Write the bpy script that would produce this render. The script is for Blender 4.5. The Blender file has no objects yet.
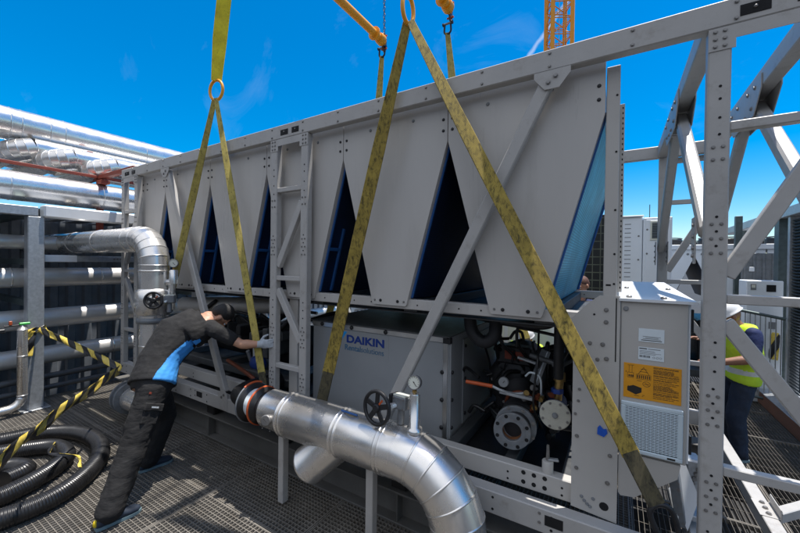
import bpy, bmesh, math, random
from mathutils import Vector, Matrix
R = math.radians
rnd = random.Random(11)
sc = bpy.context.scene
COL = sc.collection

# ------------------------------------------------------------------ materials
MATS = {}
def _base(name):
    m = bpy.data.materials.new(name); m.use_nodes = True
    nt = m.node_tree; b = nt.nodes['Principled BSDF']
    MATS[name] = m
    return m, nt, b
def N(nt, t, **kw):
    n = nt.nodes.new(t)
    for k, v in kw.items():
        if k in n.inputs: n.inputs[k].default_value = v
        else: setattr(n, k, v)
    return n
def coords(nt, scale=(1, 1, 1), kind='Object'):
    tc = N(nt, 'ShaderNodeTexCoord'); mp = N(nt, 'ShaderNodeMapping')
    mp.inputs['Scale'].default_value = scale
    nt.links.new(tc.outputs[kind], mp.inputs['Vector'])
    return mp.outputs['Vector']
def ramp(nt, src, stops):
    r = N(nt, 'ShaderNodeValToRGB')
    e = r.color_ramp.elements
    while len(e) < len(stops): e.new(0.5)
    for i, (p, c) in enumerate(stops):
        e[i].position = p; e[i].color = (*c, 1) if len(c) == 3 else c
    nt.links.new(src, r.inputs['Fac'])
    return r.outputs['Color']
def mulc(c, k): return tuple(max(0, min(1, x * k)) for x in c)
def paint(name, col, rough=.45, metal=0., var=.10, scale=5., bump=0., bscale=90., dirt=0., dirtcol=(.12, .09, .06), stretch=(1, 1, 1), coat=0.):
    m, nt, b = _base(name)
    v = coords(nt, stretch)
    n1 = N(nt, 'ShaderNodeTexNoise', Scale=scale, Detail=6., Roughness=.62)
    nt.links.new(v, n1.inputs['Vector'])
    c = ramp(nt, n1.outputs['Fac'], [(.3, mulc(col, 1 - var)), (.7, mulc(col, 1 + var))])
    if dirt > 0:
        n2 = N(nt, 'ShaderNodeTexNoise', Scale=scale * 2.7, Detail=9., Roughness=.72)
        nt.links.new(v, n2.inputs['Vector'])
        f = ramp(nt, n2.outputs['Fac'], [(.54, (0, 0, 0)), (.75, (dirt, dirt, dirt))])
        mx = N(nt, 'ShaderNodeMixRGB'); mx.inputs['Color2'].default_value = (*dirtcol, 1)
        nt.links.new(f, mx.inputs['Fac']); nt.links.new(c, mx.inputs['Color1']); c = mx.outputs['Color']
    nt.links.new(c, b.inputs['Base Color'])
    b.inputs['Metallic'].default_value = metal
    rr = ramp(nt, n1.outputs['Fac'], [(.3, (rough * .85,) * 3), (.7, (min(1, rough * 1.2),) * 3)])
    nt.links.new(rr, b.inputs['Roughness'])
    if coat: b.inputs['Coat Weight'].default_value = coat
    if bump > 0:
        n3 = N(nt, 'ShaderNodeTexNoise', Scale=bscale, Detail=3.)
        nt.links.new(v, n3.inputs['Vector'])
        bp = N(nt, 'ShaderNodeBump', Strength=bump, Distance=.01)
        nt.links.new(n3.outputs['Fac'], bp.inputs['Height']); nt.links.new(bp.outputs['Normal'], b.inputs['Normal'])
    return m

paint('frame_paint', (.425, .412, .395), .42, var=.07, scale=4.5, dirt=.42, dirtcol=(.17, .13, .09), bump=.05, bscale=40)
paint('panel_paint', (.495, .475, .45), .30, var=.05, scale=1.6, bump=.14, bscale=2.6, dirt=.24, dirtcol=(.27, .25, .22), stretch=(1.8, 1., .30))
paint('module_shaded_paint', (.31, .325, .34), .34, var=.04, scale=2., bump=.08, bscale=3., dirt=.15, dirtcol=(.2, .2, .2))  # panel grey darkened and cooled, holds the shade under the overhang
paint('cabinet_paint', (.475, .457, .43), .42, var=.03, scale=2, dirt=.10, dirtcol=(.2, .19, .17), bump=.06, bscale=150)
paint('white_paint', (.70, .72, .74), .45, var=.04, scale=2)
paint('fan_white', (.80, .84, .88), .45, var=.03, scale=2)
paint('galvanised', (.42, .44, .46), .42, .55, var=.16, scale=26, bump=.1, bscale=50, dirt=.12, dirtcol=(.5, .5, .5))
paint('dark_galvanised', (.10, .13, .13), .5, .4, var=.2, scale=20)
paint('grating_steel', (.185, .168, .145), .55, 0., var=.22, scale=5, dirt=.5, dirtcol=(.13, .085, .045))
paint('shade_steel', (.10, .105, .11), .5, .5, var=.2, scale=10)
paint('black_steel', (.018, .018, .02), .45, .1, var=.3, scale=14)
paint('black_rubber', (.013, .013, .014), .32, 0, var=.3, scale=14, dirt=.2, dirtcol=(.09, .085, .08))
paint('dark_wall', (.22, .24, .27), .55, .3, var=.2, scale=4)
paint('slot_black', (.006, .006, .007), .8, var=.1)
paint('roof_surface', (.035, .035, .036), .9, var=.25, scale=.6)
paint('under_deck', (.015, .015, .016), .9, var=.25, scale=1.5)
paint('red_oxide', (.24, .04, .02), .6, var=.25, scale=7, dirt=.3)
paint('orange_paint', (.85, .36, .012), .4, var=.12, scale=9, dirt=.35, dirtcol=(.28, .10, .03))
paint('crane_yellow', (.88, .36, .014), .5, var=.1, scale=2)
paint('valve_orange', (.48, .085, .02), .45, var=.15)
paint('valve_blue', (.015, .05, .25), .4, var=.2)
paint('coil_frame_blue', (.018, .10, .32), .4, var=.1)
paint('blue_tape', (.01, .10, .55), .5, var=.15, scale=30)
paint('brass', (.5, .33, .12), .35, .9, var=.2, scale=30)
paint('bolt_steel', (.26, .25, .24), .42, .6, var=.15, scale=60)
paint('chain_steel', (.10, .075, .06), .5, .6, var=.3, scale=40)
paint('bare_aluminium', (.70, .71, .72), .34, 1.0, var=.06, scale=8)
paint('label_white', (.68, .75, .79), .45, var=.03, scale=20)
paint('label_orange', (.72, .31, .012), .5, var=.06, scale=20)
paint('ink_black', (.02, .018, .015), .6, var=.1)
paint('ink_grey', (.22, .23, .24), .6, var=.1)
paint('logo_navy', (.008, .04, .25), .45, var=.05)
paint('logo_slate', (.05, .15, .27), .45, var=.05)
paint('logo_cyan', (.01, .33, .80), .45, var=.05)
paint('grille_white', (.58, .68, .74), .4, var=.03)
paint('cable_cover', (.80, .81, .82), .32, .2, var=.04, scale=4)
paint('gauge_face', (.72, .72, .62), .4, var=.03)
paint('green_plastic', (.05, .55, .08), .4, var=.1)
paint('flange_grey', (.20, .215, .23), .5, .3, var=.2, scale=18, dirt=.5, dirtcol=(.30, .15, .07))
paint('disc_cream', (.50, .49, .42), .5, var=.08, scale=18, dirt=.3)
paint('rust', (.22, .09, .035), .8, var=.4, scale=18)
paint('insulation_black', (.022, .022, .025), .6, var=.3, scale=9, bump=.3, bscale=20)
paint('brown_steel', (.20, .09, .055), .7, var=.2, scale=8)
paint('mesh_dark', (.04, .055, .06), .6, .3, var=.2, scale=12)
paint('plinth_steel', (.15, .145, .135), .6, .3, var=.2, scale=4, dirt=.4, dirtcol=(.2, .17, .12))
paint('copper_red', (.20, .055, .025), .4, .3, var=.2, scale=20)
# people
paint('skin', (.52, .27, .17), .5, var=.10, scale=25)
paint('skin_dark', (.27, .13, .08), .5, var=.10, scale=25)
paint('hair_black', (.012, .010, .009), .55, var=.4, scale=120, bump=.6, bscale=200)
paint('hair_brown', (.12, .05, .03), .55, var=.4, scale=120, bump=.6, bscale=200)
paint('shirt_black', (.0095, .009, .0095), .85, var=.2, scale=10, bump=.8, bscale=9, stretch=(1, 1, 2.2))
paint('shirt_blue', (.05, .30, .74), .75, var=.12, scale=12, bump=.4, bscale=16)
paint('trouser_grey', (.012, .0115, .012), .85, var=.25, scale=9, bump=1., bscale=9, stretch=(1, 1, 2.6))
paint('glove_grey', (.42, .45, .48), .8, var=.15, scale=60, bump=.4, bscale=80)
paint('shoe_navy', (.02, .03, .05), .6, var=.2, scale=20)
paint('shoe_sole', (.16, .24, .27), .6, var=.1, scale=30)
paint('lime', (.50, .72, .03), .6, var=.06, scale=10, bump=.3, bscale=16)
paint('reflective', (.62, .64, .62), .35, .2, var=.08, scale=20)
paint('navy_cloth', (.012, .022, .085), .8, var=.2, scale=9, bump=.5, bscale=18)
paint('jeans', (.016, .026, .05), .85, var=.2, scale=9, bump=.5, bscale=18)
paint('helmet_white', (.80, .80, .80), .28, var=.03)
paint('yellow_plastic', (.75, .55, .02), .45, var=.1)
paint('sticker_black', (.02, .02, .02), .5)

def cladding(name='aluminium_cladding', metal=.82, r0=.22, r1=.34):
    m, nt, b = _base(name)
    v = coords(nt, (1, 1, 1))
    n1 = N(nt, 'ShaderNodeTexNoise', Scale=7., Detail=7., Roughness=.65); nt.links.new(v, n1.inputs['Vector'])
    nt.links.new(ramp(nt, n1.outputs['Fac'], [(.3, (.74, .715, .68)), (.7, (.83, .80, .765))]), b.inputs['Base Color'])
    b.inputs['Metallic'].default_value = metal
    n2 = N(nt, 'ShaderNodeTexNoise', Scale=5., Detail=3., Roughness=.6); nt.links.new(v, n2.inputs['Vector'])
    nt.links.new(ramp(nt, n2.outputs['Fac'], [(.3, (r0,) * 3), (.75, (r1,) * 3)]), b.inputs['Roughness'])
    n3 = N(nt, 'ShaderNodeTexNoise', Scale=3.4, Detail=0., Distortion=.15); nt.links.new(v, n3.inputs['Vector'])
    bp = N(nt, 'ShaderNodeBump', Strength=.17, Distance=.02); nt.links.new(n3.outputs['Fac'], bp.inputs['Height'])
    nt.links.new(bp.outputs['Normal'], b.inputs['Normal'])
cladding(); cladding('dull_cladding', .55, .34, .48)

def webbing(name, col, dark, amount):
    m, nt, b = _base(name)
    v = coords(nt, (1, 1, 1))
    n1 = N(nt, 'ShaderNodeTexNoise', Scale=7., Detail=8., Roughness=.75); nt.links.new(v, n1.inputs['Vector'])
    c = ramp(nt, n1.outputs['Fac'], [(.30, mulc(col, .62)), (.62, mulc(col, 1.12))])
    n2 = N(nt, 'ShaderNodeTexNoise', Scale=34., Detail=8., Roughness=.72, Distortion=.5); nt.links.new(coords(nt, (1.3, 1.3, .55)), n2.inputs['Vector'])
    f = ramp(nt, n2.outputs['Fac'], [(.56 - amount, (0, 0, 0)), (.70 - amount * .6, (.85, .85, .85))])
    mx = N(nt, 'ShaderNodeMixRGB'); mx.inputs['Color2'].default_value = (*dark, 1)
    nt.links.new(f, mx.inputs['Fac']); nt.links.new(c, mx.inputs['Color1'])
    nt.links.new(mx.outputs['Color'], b.inputs['Base Color'])
    b.inputs['Roughness'].default_value = .8
    n3 = N(nt, 'ShaderNodeTexWave', Scale=70., Distortion=.5); n3.bands_direction = 'DIAGONAL'; nt.links.new(v, n3.inputs['Vector'])
    bp = N(nt, 'ShaderNodeBump', Strength=.35, Distance=.004); nt.links.new(n3.outputs['Fac'], bp.inputs['Height']); nt.links.new(bp.outputs['Normal'], b.inputs['Normal'])
webbing('web_yellow', (.95, .70, .03), (.10, .07, .01), -.03)  # yellow lightened to stand in for sun coming through the webbing
webbing('web_old', (.50, .40, .10), (.030, .026, .010), .045)
webbing('web_dirty', (.40, .29, .055), (.026, .022, .010), .095)
webbing('web_sleeve', (.10, .085, .045), (.015, .014, .012), .09)

def striped():
    m, nt, b = _base('tape_stripes')
    uv = N(nt, 'ShaderNodeTexCoord'); sp = N(nt, 'ShaderNodeSeparateXYZ'); nt.links.new(uv.outputs['UV'], sp.inputs[0])
    ma = N(nt, 'ShaderNodeMath', operation='MULTIPLY_ADD'); ma.inputs[1].default_value = .55
    nt.links.new(sp.outputs['Y'], ma.inputs[0]); nt.links.new(sp.outputs['X'], ma.inputs[2])
    fr = N(nt, 'ShaderNodeMath', operation='FRACT'); nt.links.new(ma.outputs[0], fr.inputs[0])
    gt = N(nt, 'ShaderNodeMath', operation='GREATER_THAN'); gt.inputs[1].default_value = .5; nt.links.new(fr.outputs[0], gt.inputs[0])
    n1 = N(nt, 'ShaderNodeTexNoise', Scale=30., Detail=5.); nt.links.new(coords(nt), n1.inputs['Vector'])
    y = ramp(nt, n1.outputs['Fac'], [(.3, (.62, .44, .05)), (.7, (.85, .66, .16))])
    mx = N(nt, 'ShaderNodeMixRGB'); mx.inputs['Color2'].default_value = (.02, .02, .022, 1)
    nt.links.new(gt.outputs[0], mx.inputs['Fac']); nt.links.new(y, mx.inputs['Color1'])
    nt.links.new(mx.outputs['Color'], b.inputs['Base Color']); b.inputs['Roughness'].default_value = .38
striped()

def fins(name, c1, c2, sx, sz, rough=.5, ax1='Y', duty=.34):
    m, nt, b = _base(name)
    v = coords(nt, (1, 1, 1))
    sp = N(nt, 'ShaderNodeSeparateXYZ'); nt.links.new(v, sp.inputs[0])
    outs = []
    for ax, s in ((ax1, sx), ('Z', sz)):
        k = N(nt, 'ShaderNodeMath', operation='MULTIPLY'); k.inputs[1].default_value = s; nt.links.new(sp.outputs[ax], k.inputs[0])
        f = N(nt, 'ShaderNodeMath', operation='FRACT'); nt.links.new(k.outputs[0], f.inputs[0])
        g = N(nt, 'ShaderNodeMath', operation='GREATER_THAN'); g.inputs[1].default_value = duty; nt.links.new(f.outputs[0], g.inputs[0]); outs.append(g)
    mn = N(nt, 'ShaderNodeMath', operation='MINIMUM'); nt.links.new(outs[0].outputs[0], mn.inputs[0]); nt.links.new(outs[1].outputs[0], mn.inputs[1])
    n1 = N(nt, 'ShaderNodeTexNoise', Scale=3., Detail=4., Distortion=1.); nt.links.new(v, n1.inputs['Vector'])
    a = ramp(nt, n1.outputs['Fac'], [(.35, mulc(c1, .75)), (.65, mulc(c1, 1.25))])
    mx = N(nt, 'ShaderNodeMixRGB'); mx.inputs['Color2'].default_value = (*c2, 1)
    nt.links.new(mn.outputs[0], mx.inputs['Fac']); nt.links.new(a, mx.inputs['Color1'])
    nt.links.new(mx.outputs['Color'], b.inputs['Base Color']); b.inputs['Roughness'].default_value = rough
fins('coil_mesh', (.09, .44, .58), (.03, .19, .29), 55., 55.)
fins('coil_shaded', (.006, .022, .075), (.004, .010, .034), 60., 60.)  # same coil as the end face, darkened for the shade inside the bays
fins('black_mesh', (.10, .11, .08), (.010, .012, .012), 8., 7., ax1='X', duty=.12)

# ------------------------------------------------------------------ mesh building
def frame_of(d, up=Vector((0, 0, 1))):
    d = d.normalized()
    if abs(d.dot(up)) > .999: up = Vector((0, 1, 0))
    s = d.cross(up).normalized(); u = s.cross(d).normalized()
    return d, s, u
WO = {}
class MB:
    def __init__(self): self.v = []; self.f = []; self.mi = []; self.sm = []; self.mats = []; self.uv = {}
    def _m(self, m):
        if m not in self.mats: self.mats.append(m)
        return self.mats.index(m)
    def raw(self, vs, fs, m, smooth=False):
        o = len(self.v); k = self._m(m)
        self.v += [tuple(x) for x in vs]
        for f in fs:
            self.f.append(tuple(i + o for i in f)); self.mi.append(k); self.sm.append(smooth)
        return self
    def bmesh(self, bm, m, smooth=False):
        bm.verts.index_update()
        return self.raw([v.co[:] for v in bm.verts], [[v.index for v in f.verts] for f in bm.faces], m, smooth)
    def obox(self, c, ax, half, m, bev=.003):
        """box with centre c, axes ax (3 unit vectors) and half sizes"""
        hx, hy, hz = half; b = min(bev, hx * .45, hy * .45, hz * .45)
        c = Vector(c); vs = []
        idx = {}
        for sx in (-1, 1):
            for sy in (-1, 1):
                for sz in (-1, 1):
                    for k in range(3):
                        l = [hx - b, hy - b, hz - b]; l[k] += b
                        p = c + ax[0] * (sx * l[0]) + ax[1] * (sy * l[1]) + ax[2] * (sz * l[2])
                        idx[(sx, sy, sz, k)] = len(vs); vs.append(p)
        fs = []
        S = (-1, 1)
        for k in range(3):
            a, d = [i for i in range(3) if i != k]
            for s in S:
                ring = []
                for (p, q) in ((-1, -1), (1, -1), (1, 1), (-1, 1)):
                    key = [0, 0, 0]; key[k] = s; key[a] = p; key[d] = q
                    ring.append(idx[(*key, k)])
                fs.append(ring if (s > 0) == (k != 1) else ring[::-1])
        for k in range(3):       # edges running along axis k
            a, d = [i for i in range(3) if i != k]
            for p in S:
                for q in S:
                    key0 = [0, 0, 0]; key1 = [0, 0, 0]
                    key0[a] = key1[a] = p; key0[d] = key1[d] = q; key0[k] = -1; key1[k] = 1
                    fs.append([idx[(*key0, a)], idx[(*key1, a)], idx[(*key1, d)], idx[(*key0, d)]])
        for sx in S:
            for sy in S:
                for sz in S: fs.append([idx[(sx, sy, sz, k)] for k in range(3)])
        # orient faces outward
        out = []
        for f in fs:
            pts = [vs[i] for i in f]; n = (pts[1] - pts[0]).cross(pts[2] - pts[0]); mid = sum(pts, Vector()) / len(pts)
            out.append(f if n.dot(mid - c) >= 0 else f[::-1])
        return self.raw(vs, out, m)
    def box(self, a, b, m, bev=.003):
        a = Vector(a); b = Vector(b); h = (b - a) / 2
        return self.obox((a + b) / 2, (Vector((1, 0, 0)), Vector((0, 1, 0)), Vector((0, 0, 1))), (abs(h.x), abs(h.y), abs(h.z)), m, bev)
    def beam(self, p, q, w, h, m, up=(0, 0, 1), bev=.004):
        p = Vector(p); q = Vector(q); d, s, u = frame_of(q - p, Vector(up))
        return self.obox((p + q) / 2, (d, s, u), ((q - p).length / 2, w / 2, h / 2), m, bev)
    def tube(self, pts, r, m, n=16, caps=True, closed=False, smooth=True, rad=None):
        pts = [Vector(p) for p in pts]; L = len(pts)
        rs = rad if rad else [r] * L
        vs = []; fs = []
        t0 = (pts[1] - pts[0]).normalized(); _, s, u = frame_of(t0)
        prev = t0
        for i, p in enumerate(pts):
            if closed: t = (pts[(i + 1) % L] - pts[i - 1]).normalized()
            elif i == 0: t = t0
            elif i == L - 1: t = (pts[-1] - pts[-2]).normalized()
            else: t = ((pts[i + 1] - p).normalized() + (p - pts[i - 1]).normalized()).normalized()
            q = prev.rotation_difference(t); s = q @ s; u = q @ u; prev = t
            for k in range(n):
                a = 2 * math.pi * k / n
                vs.append(p + (s * math.cos(a) + u * math.sin(a)) * rs[i])
        for i in range(L if closed else L - 1):
            j = (i + 1) % L
            for k in range(n):
                k2 = (k + 1) % n
                fs.append((i * n + k, i * n + k2, j * n + k2, j * n + k))
        self.raw(vs, fs, m, smooth)
        if caps and not closed:
            self.raw(vs[:n], [list(range(n))[::-1]], m); self.raw(vs[-n:], [list(range(n))], m)
        return self
    def lathe(self, prof, o, axis, m, n=32, smooth=True, up=(0, 0, 1), cap=True):
        """prof: list of (radius, distance along axis)"""
        o = Vector(o); d, s, u = frame_of(Vector(axis), Vector(up)); vs = []; fs = []
        for r, t in prof:
            for k in range(n):
                a = 2 * math.pi * k / n
                vs.append(o + d * t + (s * math.cos(a) + u * math.sin(a)) * max(r, 1e-5))
        for i in range(len(prof) - 1):
            for k in range(n):
                k2 = (k + 1) % n
                fs.append((i * n + k, i * n + k2, (i + 1) * n + k2, (i + 1) * n + k))
        self.raw(vs, fs, m, smooth)
        for i, flip in ((0, True), (len(prof) - 1, False)):
            if cap and prof[i][0] > 1e-4:
                ring = vs[i * n:(i + 1) * n]; self.raw(ring, [list(range(n))[::-1] if flip else list(range(n))], m)
        return self
    def cyl(self, p, q, r, m, n=20, bev=.0, r2=None):
        p = Vector(p); q = Vector(q); L = (q - p).length; r2 = r if r2 is None else r2; b = min(bev, r * .4, L * .4)
        prof = [(r - b, 0), (r, b), (r2, L - b), (r2 - b, L)] if b > 0 else [(r, 0), (r2, L)]
        # duplicated rings keep the end edges crisp
        self.lathe(prof if b > 0 else prof, p, q - p, m, n, True)
        return self
    def torus(self, c, axis, Rr, r, m, n=40, k=10, sx=1., sy=1., up=(0, 0, 1)):
        d, s, u = frame_of(Vector(axis), Vector(up)); c = Vector(c)
        pts = [c + s * (math.cos(2 * math.pi * i / n) * Rr * sx) + u * (math.sin(2 * math.pi * i / n) * Rr * sy) for i in range(n)]
        return self.tube(pts, r, m, k, closed=True)
    def prism(self, poly, o, u, v, w, m):
        """polygon (2-D) in the plane o + a*u + b*v, extruded by vector w"""
        o = Vector(o); u = Vector(u); v = Vector(v); w = Vector(w); n = len(poly)
        bot = [o + u * a + v * b for a, b in poly]; top = [p + w for p in bot]
        area = sum(poly[i][0] * poly[(i + 1) % n][1] - poly[(i + 1) % n][0] * poly[i][1] for i in range(n))
        ccw = (area > 0) == (u.cross(v).dot(w) > 0)
        fs = [list(range(n))[::-1], list(range(n, 2 * n))] + [(i, (i + 1) % n, n + (i + 1) % n, n + i) for i in range(n)]
        if not ccw: fs = [list(f)[::-1] for f in fs]
        return self.raw(bot + top, fs, m)
    def xz(self, poly, y0, y1, m):           # polygon in X,Z extruded from y0 to y1
        return self.prism(poly, (0, y0, 0), (1, 0, 0), (0, 0, 1), (0, y1 - y0, 0), m)
    def yz(self, poly, x0, x1, m):
        return self.prism(poly, (x0, 0, 0), (0, 1, 0), (0, 0, 1), (x1 - x0, 0, 0), m)
    def ball(self, c, r, m, n=16, k=10, rot=None):
        c = Vector(c); r = (r, r, r) if not hasattr(r, '__len__') else r
        vs = []; fs = []
        for i in range(k + 1):
            th = math.pi * i / k
            for j in range(n):
                ph = 2 * math.pi * j / n
                p = Vector((r[0] * math.sin(th) * math.cos(ph), r[1] * math.sin(th) * math.sin(ph), r[2] * math.cos(th)))
                if rot: p = rot @ p
                vs.append(c + p)
        for i in range(k):
            for j in range(n):
                j2 = (j + 1) % n
                fs.append((i * n + j, (i + 1) * n + j, (i + 1) * n + j2, i * n + j2))
        return self.raw(vs, fs, m, True)
    def bolt(self, c, axis=(0, -1, 0), r=.011, m='bolt_steel', h=None):
        h = h or r * .8
        self.lathe([(r * 1.25, 0), (r * 1.25, h * .25)], c, axis, m, 12, False)
        return self.lathe([(r, h * .25), (r * .92, h), (r * .6, h * 1.05)], c, axis, m, 6, False)
    def hole(self, c, axis=(0, -1, 0), r=.009):
        return self.lathe([(r, -.0005), (r, .0012)], c, axis, 'slot_black', 12, False)
    def strap(self, pts, w, t, wdir, m):
        """flat webbing through pts; wdir = direction of the width"""
        pts = [Vector(p) for p in pts]; wd = Vector(wdir); vs = []; fs = []
        for i, p in enumerate(pts):
            a = pts[max(0, i - 1)]; b = pts[min(len(pts) - 1, i + 1)]; d = (b - a).normalized()
            s = (wd - d * wd.dot(d)).normalized(); n = d.cross(s)
            ww = w[i] if hasattr(w, '__len__') else w
            for (x, y) in ((-1, -.55), (-.93, -1), (0, -1), (.93, -1), (1, -.55), (1, .55), (.93, 1), (0, 1), (-.93, 1), (-1, .55)): vs.append(p + s * (x * ww / 2) + n * (y * t / 2))
        K = 10
        for i in range(len(pts) - 1):
            for k in range(K): fs.append((i * K + k, i * K + (k + 1) % K, (i + 1) * K + (k + 1) % K, (i + 1) * K + k))
        fs.append(tuple(range(K))[::-1]); fs.append(tuple(range((len(pts) - 1) * K, len(pts) * K)))
        return self.raw(vs, fs, m)
    def loft(self, rings, m, n=18, smooth=True):
        """rings: (centre, axis_u*radius, axis_v*radius)"""
        vs = []; fs = []
        for c, U, V in rings:
            for k in range(n):
                a = 2 * math.pi * k / n; vs.append(Vector(c) + Vector(U) * math.cos(a) + Vector(V) * math.sin(a))
        for i in range(len(rings) - 1):
            for k in range(n):
                k2 = (k + 1) % n; fs.append((i * n + k, i * n + k2, (i + 1) * n + k2, (i + 1) * n + k))
        fs.append(tuple(range(n))[::-1]); fs.append(tuple(range((len(rings) - 1) * n, len(rings) * n)))
        return self.raw(vs, fs, m, smooth)
    def mesh(self, name, org=(0, 0, 0)):
        me = bpy.data.meshes.new(name); ox, oy, oz = org
        me.from_pydata([(x - ox, y - oy, z - oz) for x, y, z in self.v], [], self.f)
        for m in self.mats: me.materials.append(MATS[m])
        me.polygons.foreach_set('material_index', self.mi); me.polygons.foreach_set('use_smooth', self.sm)
        me.update(); return me
    def build(self, name, parent=None, org=None, label=None):
        org = org if org is not None else (WO[parent] if parent else (0, 0, 0))
        ob = bpy.data.objects.new(name, self.mesh(name, org)); COL.objects.link(ob)
        if parent: ob.parent = parent
        else: ob.location = org
        WO[ob] = tuple(org)
        if label: ob['label'] = label
        return ob
def thing(name, label, cat, loc=(0, 0, 0), group=None):
    o = bpy.data.objects.new(name, None); COL.objects.link(o); o.location = loc; o.empty_display_size = .1
    WO[o] = tuple(loc); return tag(o, label, cat, group)
def tag(o, label=None, cat=None, group=None, kind=None):
    if label: o['label'] = label
    if cat: o['category'] = cat
    if group: o['group'] = group
    if kind: o['kind'] = kind
    return o
def arc(c, r, a0, a1, n, u, v):
    c = Vector(c); u = Vector(u); v = Vector(v)
    return [c + u * (r * math.cos(a0 + (a1 - a0) * i / n)) + v * (r * math.sin(a0 + (a1 - a0) * i / n)) for i in range(n + 1)]
def spline(pts, n=8):
    pts = [Vector(p) for p in pts]; P = [pts[0] * 2 - pts[1]] + pts + [pts[-1] * 2 - pts[-2]]; out = []
    for i in range(1, len(P) - 2):
        for k in range(n):
            t = k / n; a, b, c, d = P[i - 1:i + 3]
            out.append(.5 * ((2 * b) + (c - a) * t + (2 * a - 5 * b + 4 * c - d) * t * t + (3 * b - a - 3 * c + d) * t ** 3))
    return out + [pts[-1]]
def text_mesh(mb, body, o, size, m, bold=0., shear=0., depth=.0015, width=None):
    cu = bpy.data.curves.new('lettering', 'FONT'); cu.body = body; cu.size = size; cu.extrude = depth; cu.offset = bold; cu.shear = shear
    ob = bpy.data.objects.new('lettering', cu); COL.objects.link(ob)
    dg = bpy.context.evaluated_depsgraph_get(); me = bpy.data.meshes.new_from_object(ob.evaluated_get(dg))
    xs = [v.co.x for v in me.vertices]; k = (width / (max(xs) - min(xs))) if width else 1.; x0 = min(xs)
    mb.raw([(o[0] + (v.co.x - x0) * k, o[1] - depth - v.co.z, o[2] + v.co.y) for v in me.vertices], [list(p.vertices) for p in me.polygons], m)
    bpy.data.objects.remove(ob); bpy.data.curves.remove(cu); bpy.data.meshes.remove(me)
SKY_SAT, SKY_HUE, SKY_VAL, SKY_STR, SUN_STR, EXPO, CLOUD, FILL_BANK = 1.66, .497, 1.4, .10, 5.0, .38, (9, 9.1, 9.2, 1), .75
# ------------------------------------------------------------------ setting: roof and grating deck
mb = MB(); mb.raw([(-300, -300, -.62), (300, -300, -.62), (300, 300, -.62), (-300, 300, -.62)], [(0, 1, 2, 3)], 'roof_surface')
tag(mb.build('roof_ground'), kind='structure')
mb = MB()
GX0, GX1, GY0, GY1 = -7.0, 2.7, -2.3, 6.2
def bar(a, b, m):   # plain box without bevel (thousands of them)
    x0, y0, z0 = a; x1, y1, z1 = b
    mb.raw([(x0, y0, z0), (x1, y0, z0), (x1, y1, z0), (x0, y1, z0), (x0, y0, z1), (x1, y0, z1), (x1, y1, z1), (x0, y1, z1)],
           [(4, 5, 6, 7), (0, 1, 5, 4), (1, 2, 6, 5), (2, 3, 7, 6), (3, 0, 4, 7)], m)
x = GX0
while x < GX1:
    t = .0026 if x < .15 else .0011
    bar((x - t, GY0, -.034), (x + t, GY1, 0), 'grating_steel'); x += .034
y = GY0
while y < GY1:
    bar((GX0, y - .0026, -.026), (.13, y + .0026, -.0015), 'grating_steel'); y += .034
y = GY0
while y < GY1:
    bar((.13, y - .0015, -.014), (GX1, y + .0015, -.010), 'grating_steel'); y += .20
for x in (-6.0, -4.98, -3.96, -2.94, -1.92, -.90, .12, 1.14, 2.16):
    bar((x - .012, GY0, -.034), (x - .004, GY1, .0025), 'grating_steel'); bar((x + .004, GY0, -.034), (x + .012, GY1, .0025), 'grating_steel')
for y in (-1.55, -.52, .5, 1.5, 2.5, 3.5, 4.5, 5.5):
    bar((GX0, y - .012, -.034), (GX1, y - .004, .002), 'grating_steel'); bar((GX0, y + .004, -.034), (GX1, y + .012, .002), 'grating_steel')
tag(mb.build('grating_deck'), kind='structure')
mb = MB()
for y in (-1.9, -.52, .9, 2.5, 4.2, 5.8): mb.box((GX0, y - .06, -.30), (GX1, y + .06, -.036), 'under_deck')
for x in (-6.9, -4.6, -2.3, 0, 2.3): mb.box((x - .07, GY0, -.55), (x + .07, GY1, -.302), 'under_deck')
tag(mb.build('deck_substructure'), kind='structure')

# ------------------------------------------------------------------ plinth beams that carry the frame
def plinth(y0, label):
    mb = MB(); X0, X1 = -6.3, .84
    mb.box((X0, y0, .235), (X1, y0 + .2, .252), 'plinth_steel'); mb.box((X0, y0, .004), (X1, y0 + .2, .02), 'plinth_steel')
    mb.box((X0, y0 + .09, .02), (X1, y0 + .105, .235), 'plinth_steel')
    for x in (-5.2, -3.9, -2.7, -1.4, -.2):
        mb.box((x - .005, y0 + .01, .02), (x + .005, y0 + .09, .235), 'plinth_steel')
        mb.box((x - .07, y0 + .03, .252), (x + .07, y0 + .17, .384), 'black_rubber', .01)
    return tag(mb.build('plinth_beam'), label, 'steel beam', 'plinth beams under the frame')
plinth(.03, 'long dull steel beam lying on the grating under the front of the grey frame')
plinth(2.22, 'long dull steel beam lying on the grating under the rear of the grey frame')

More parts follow.
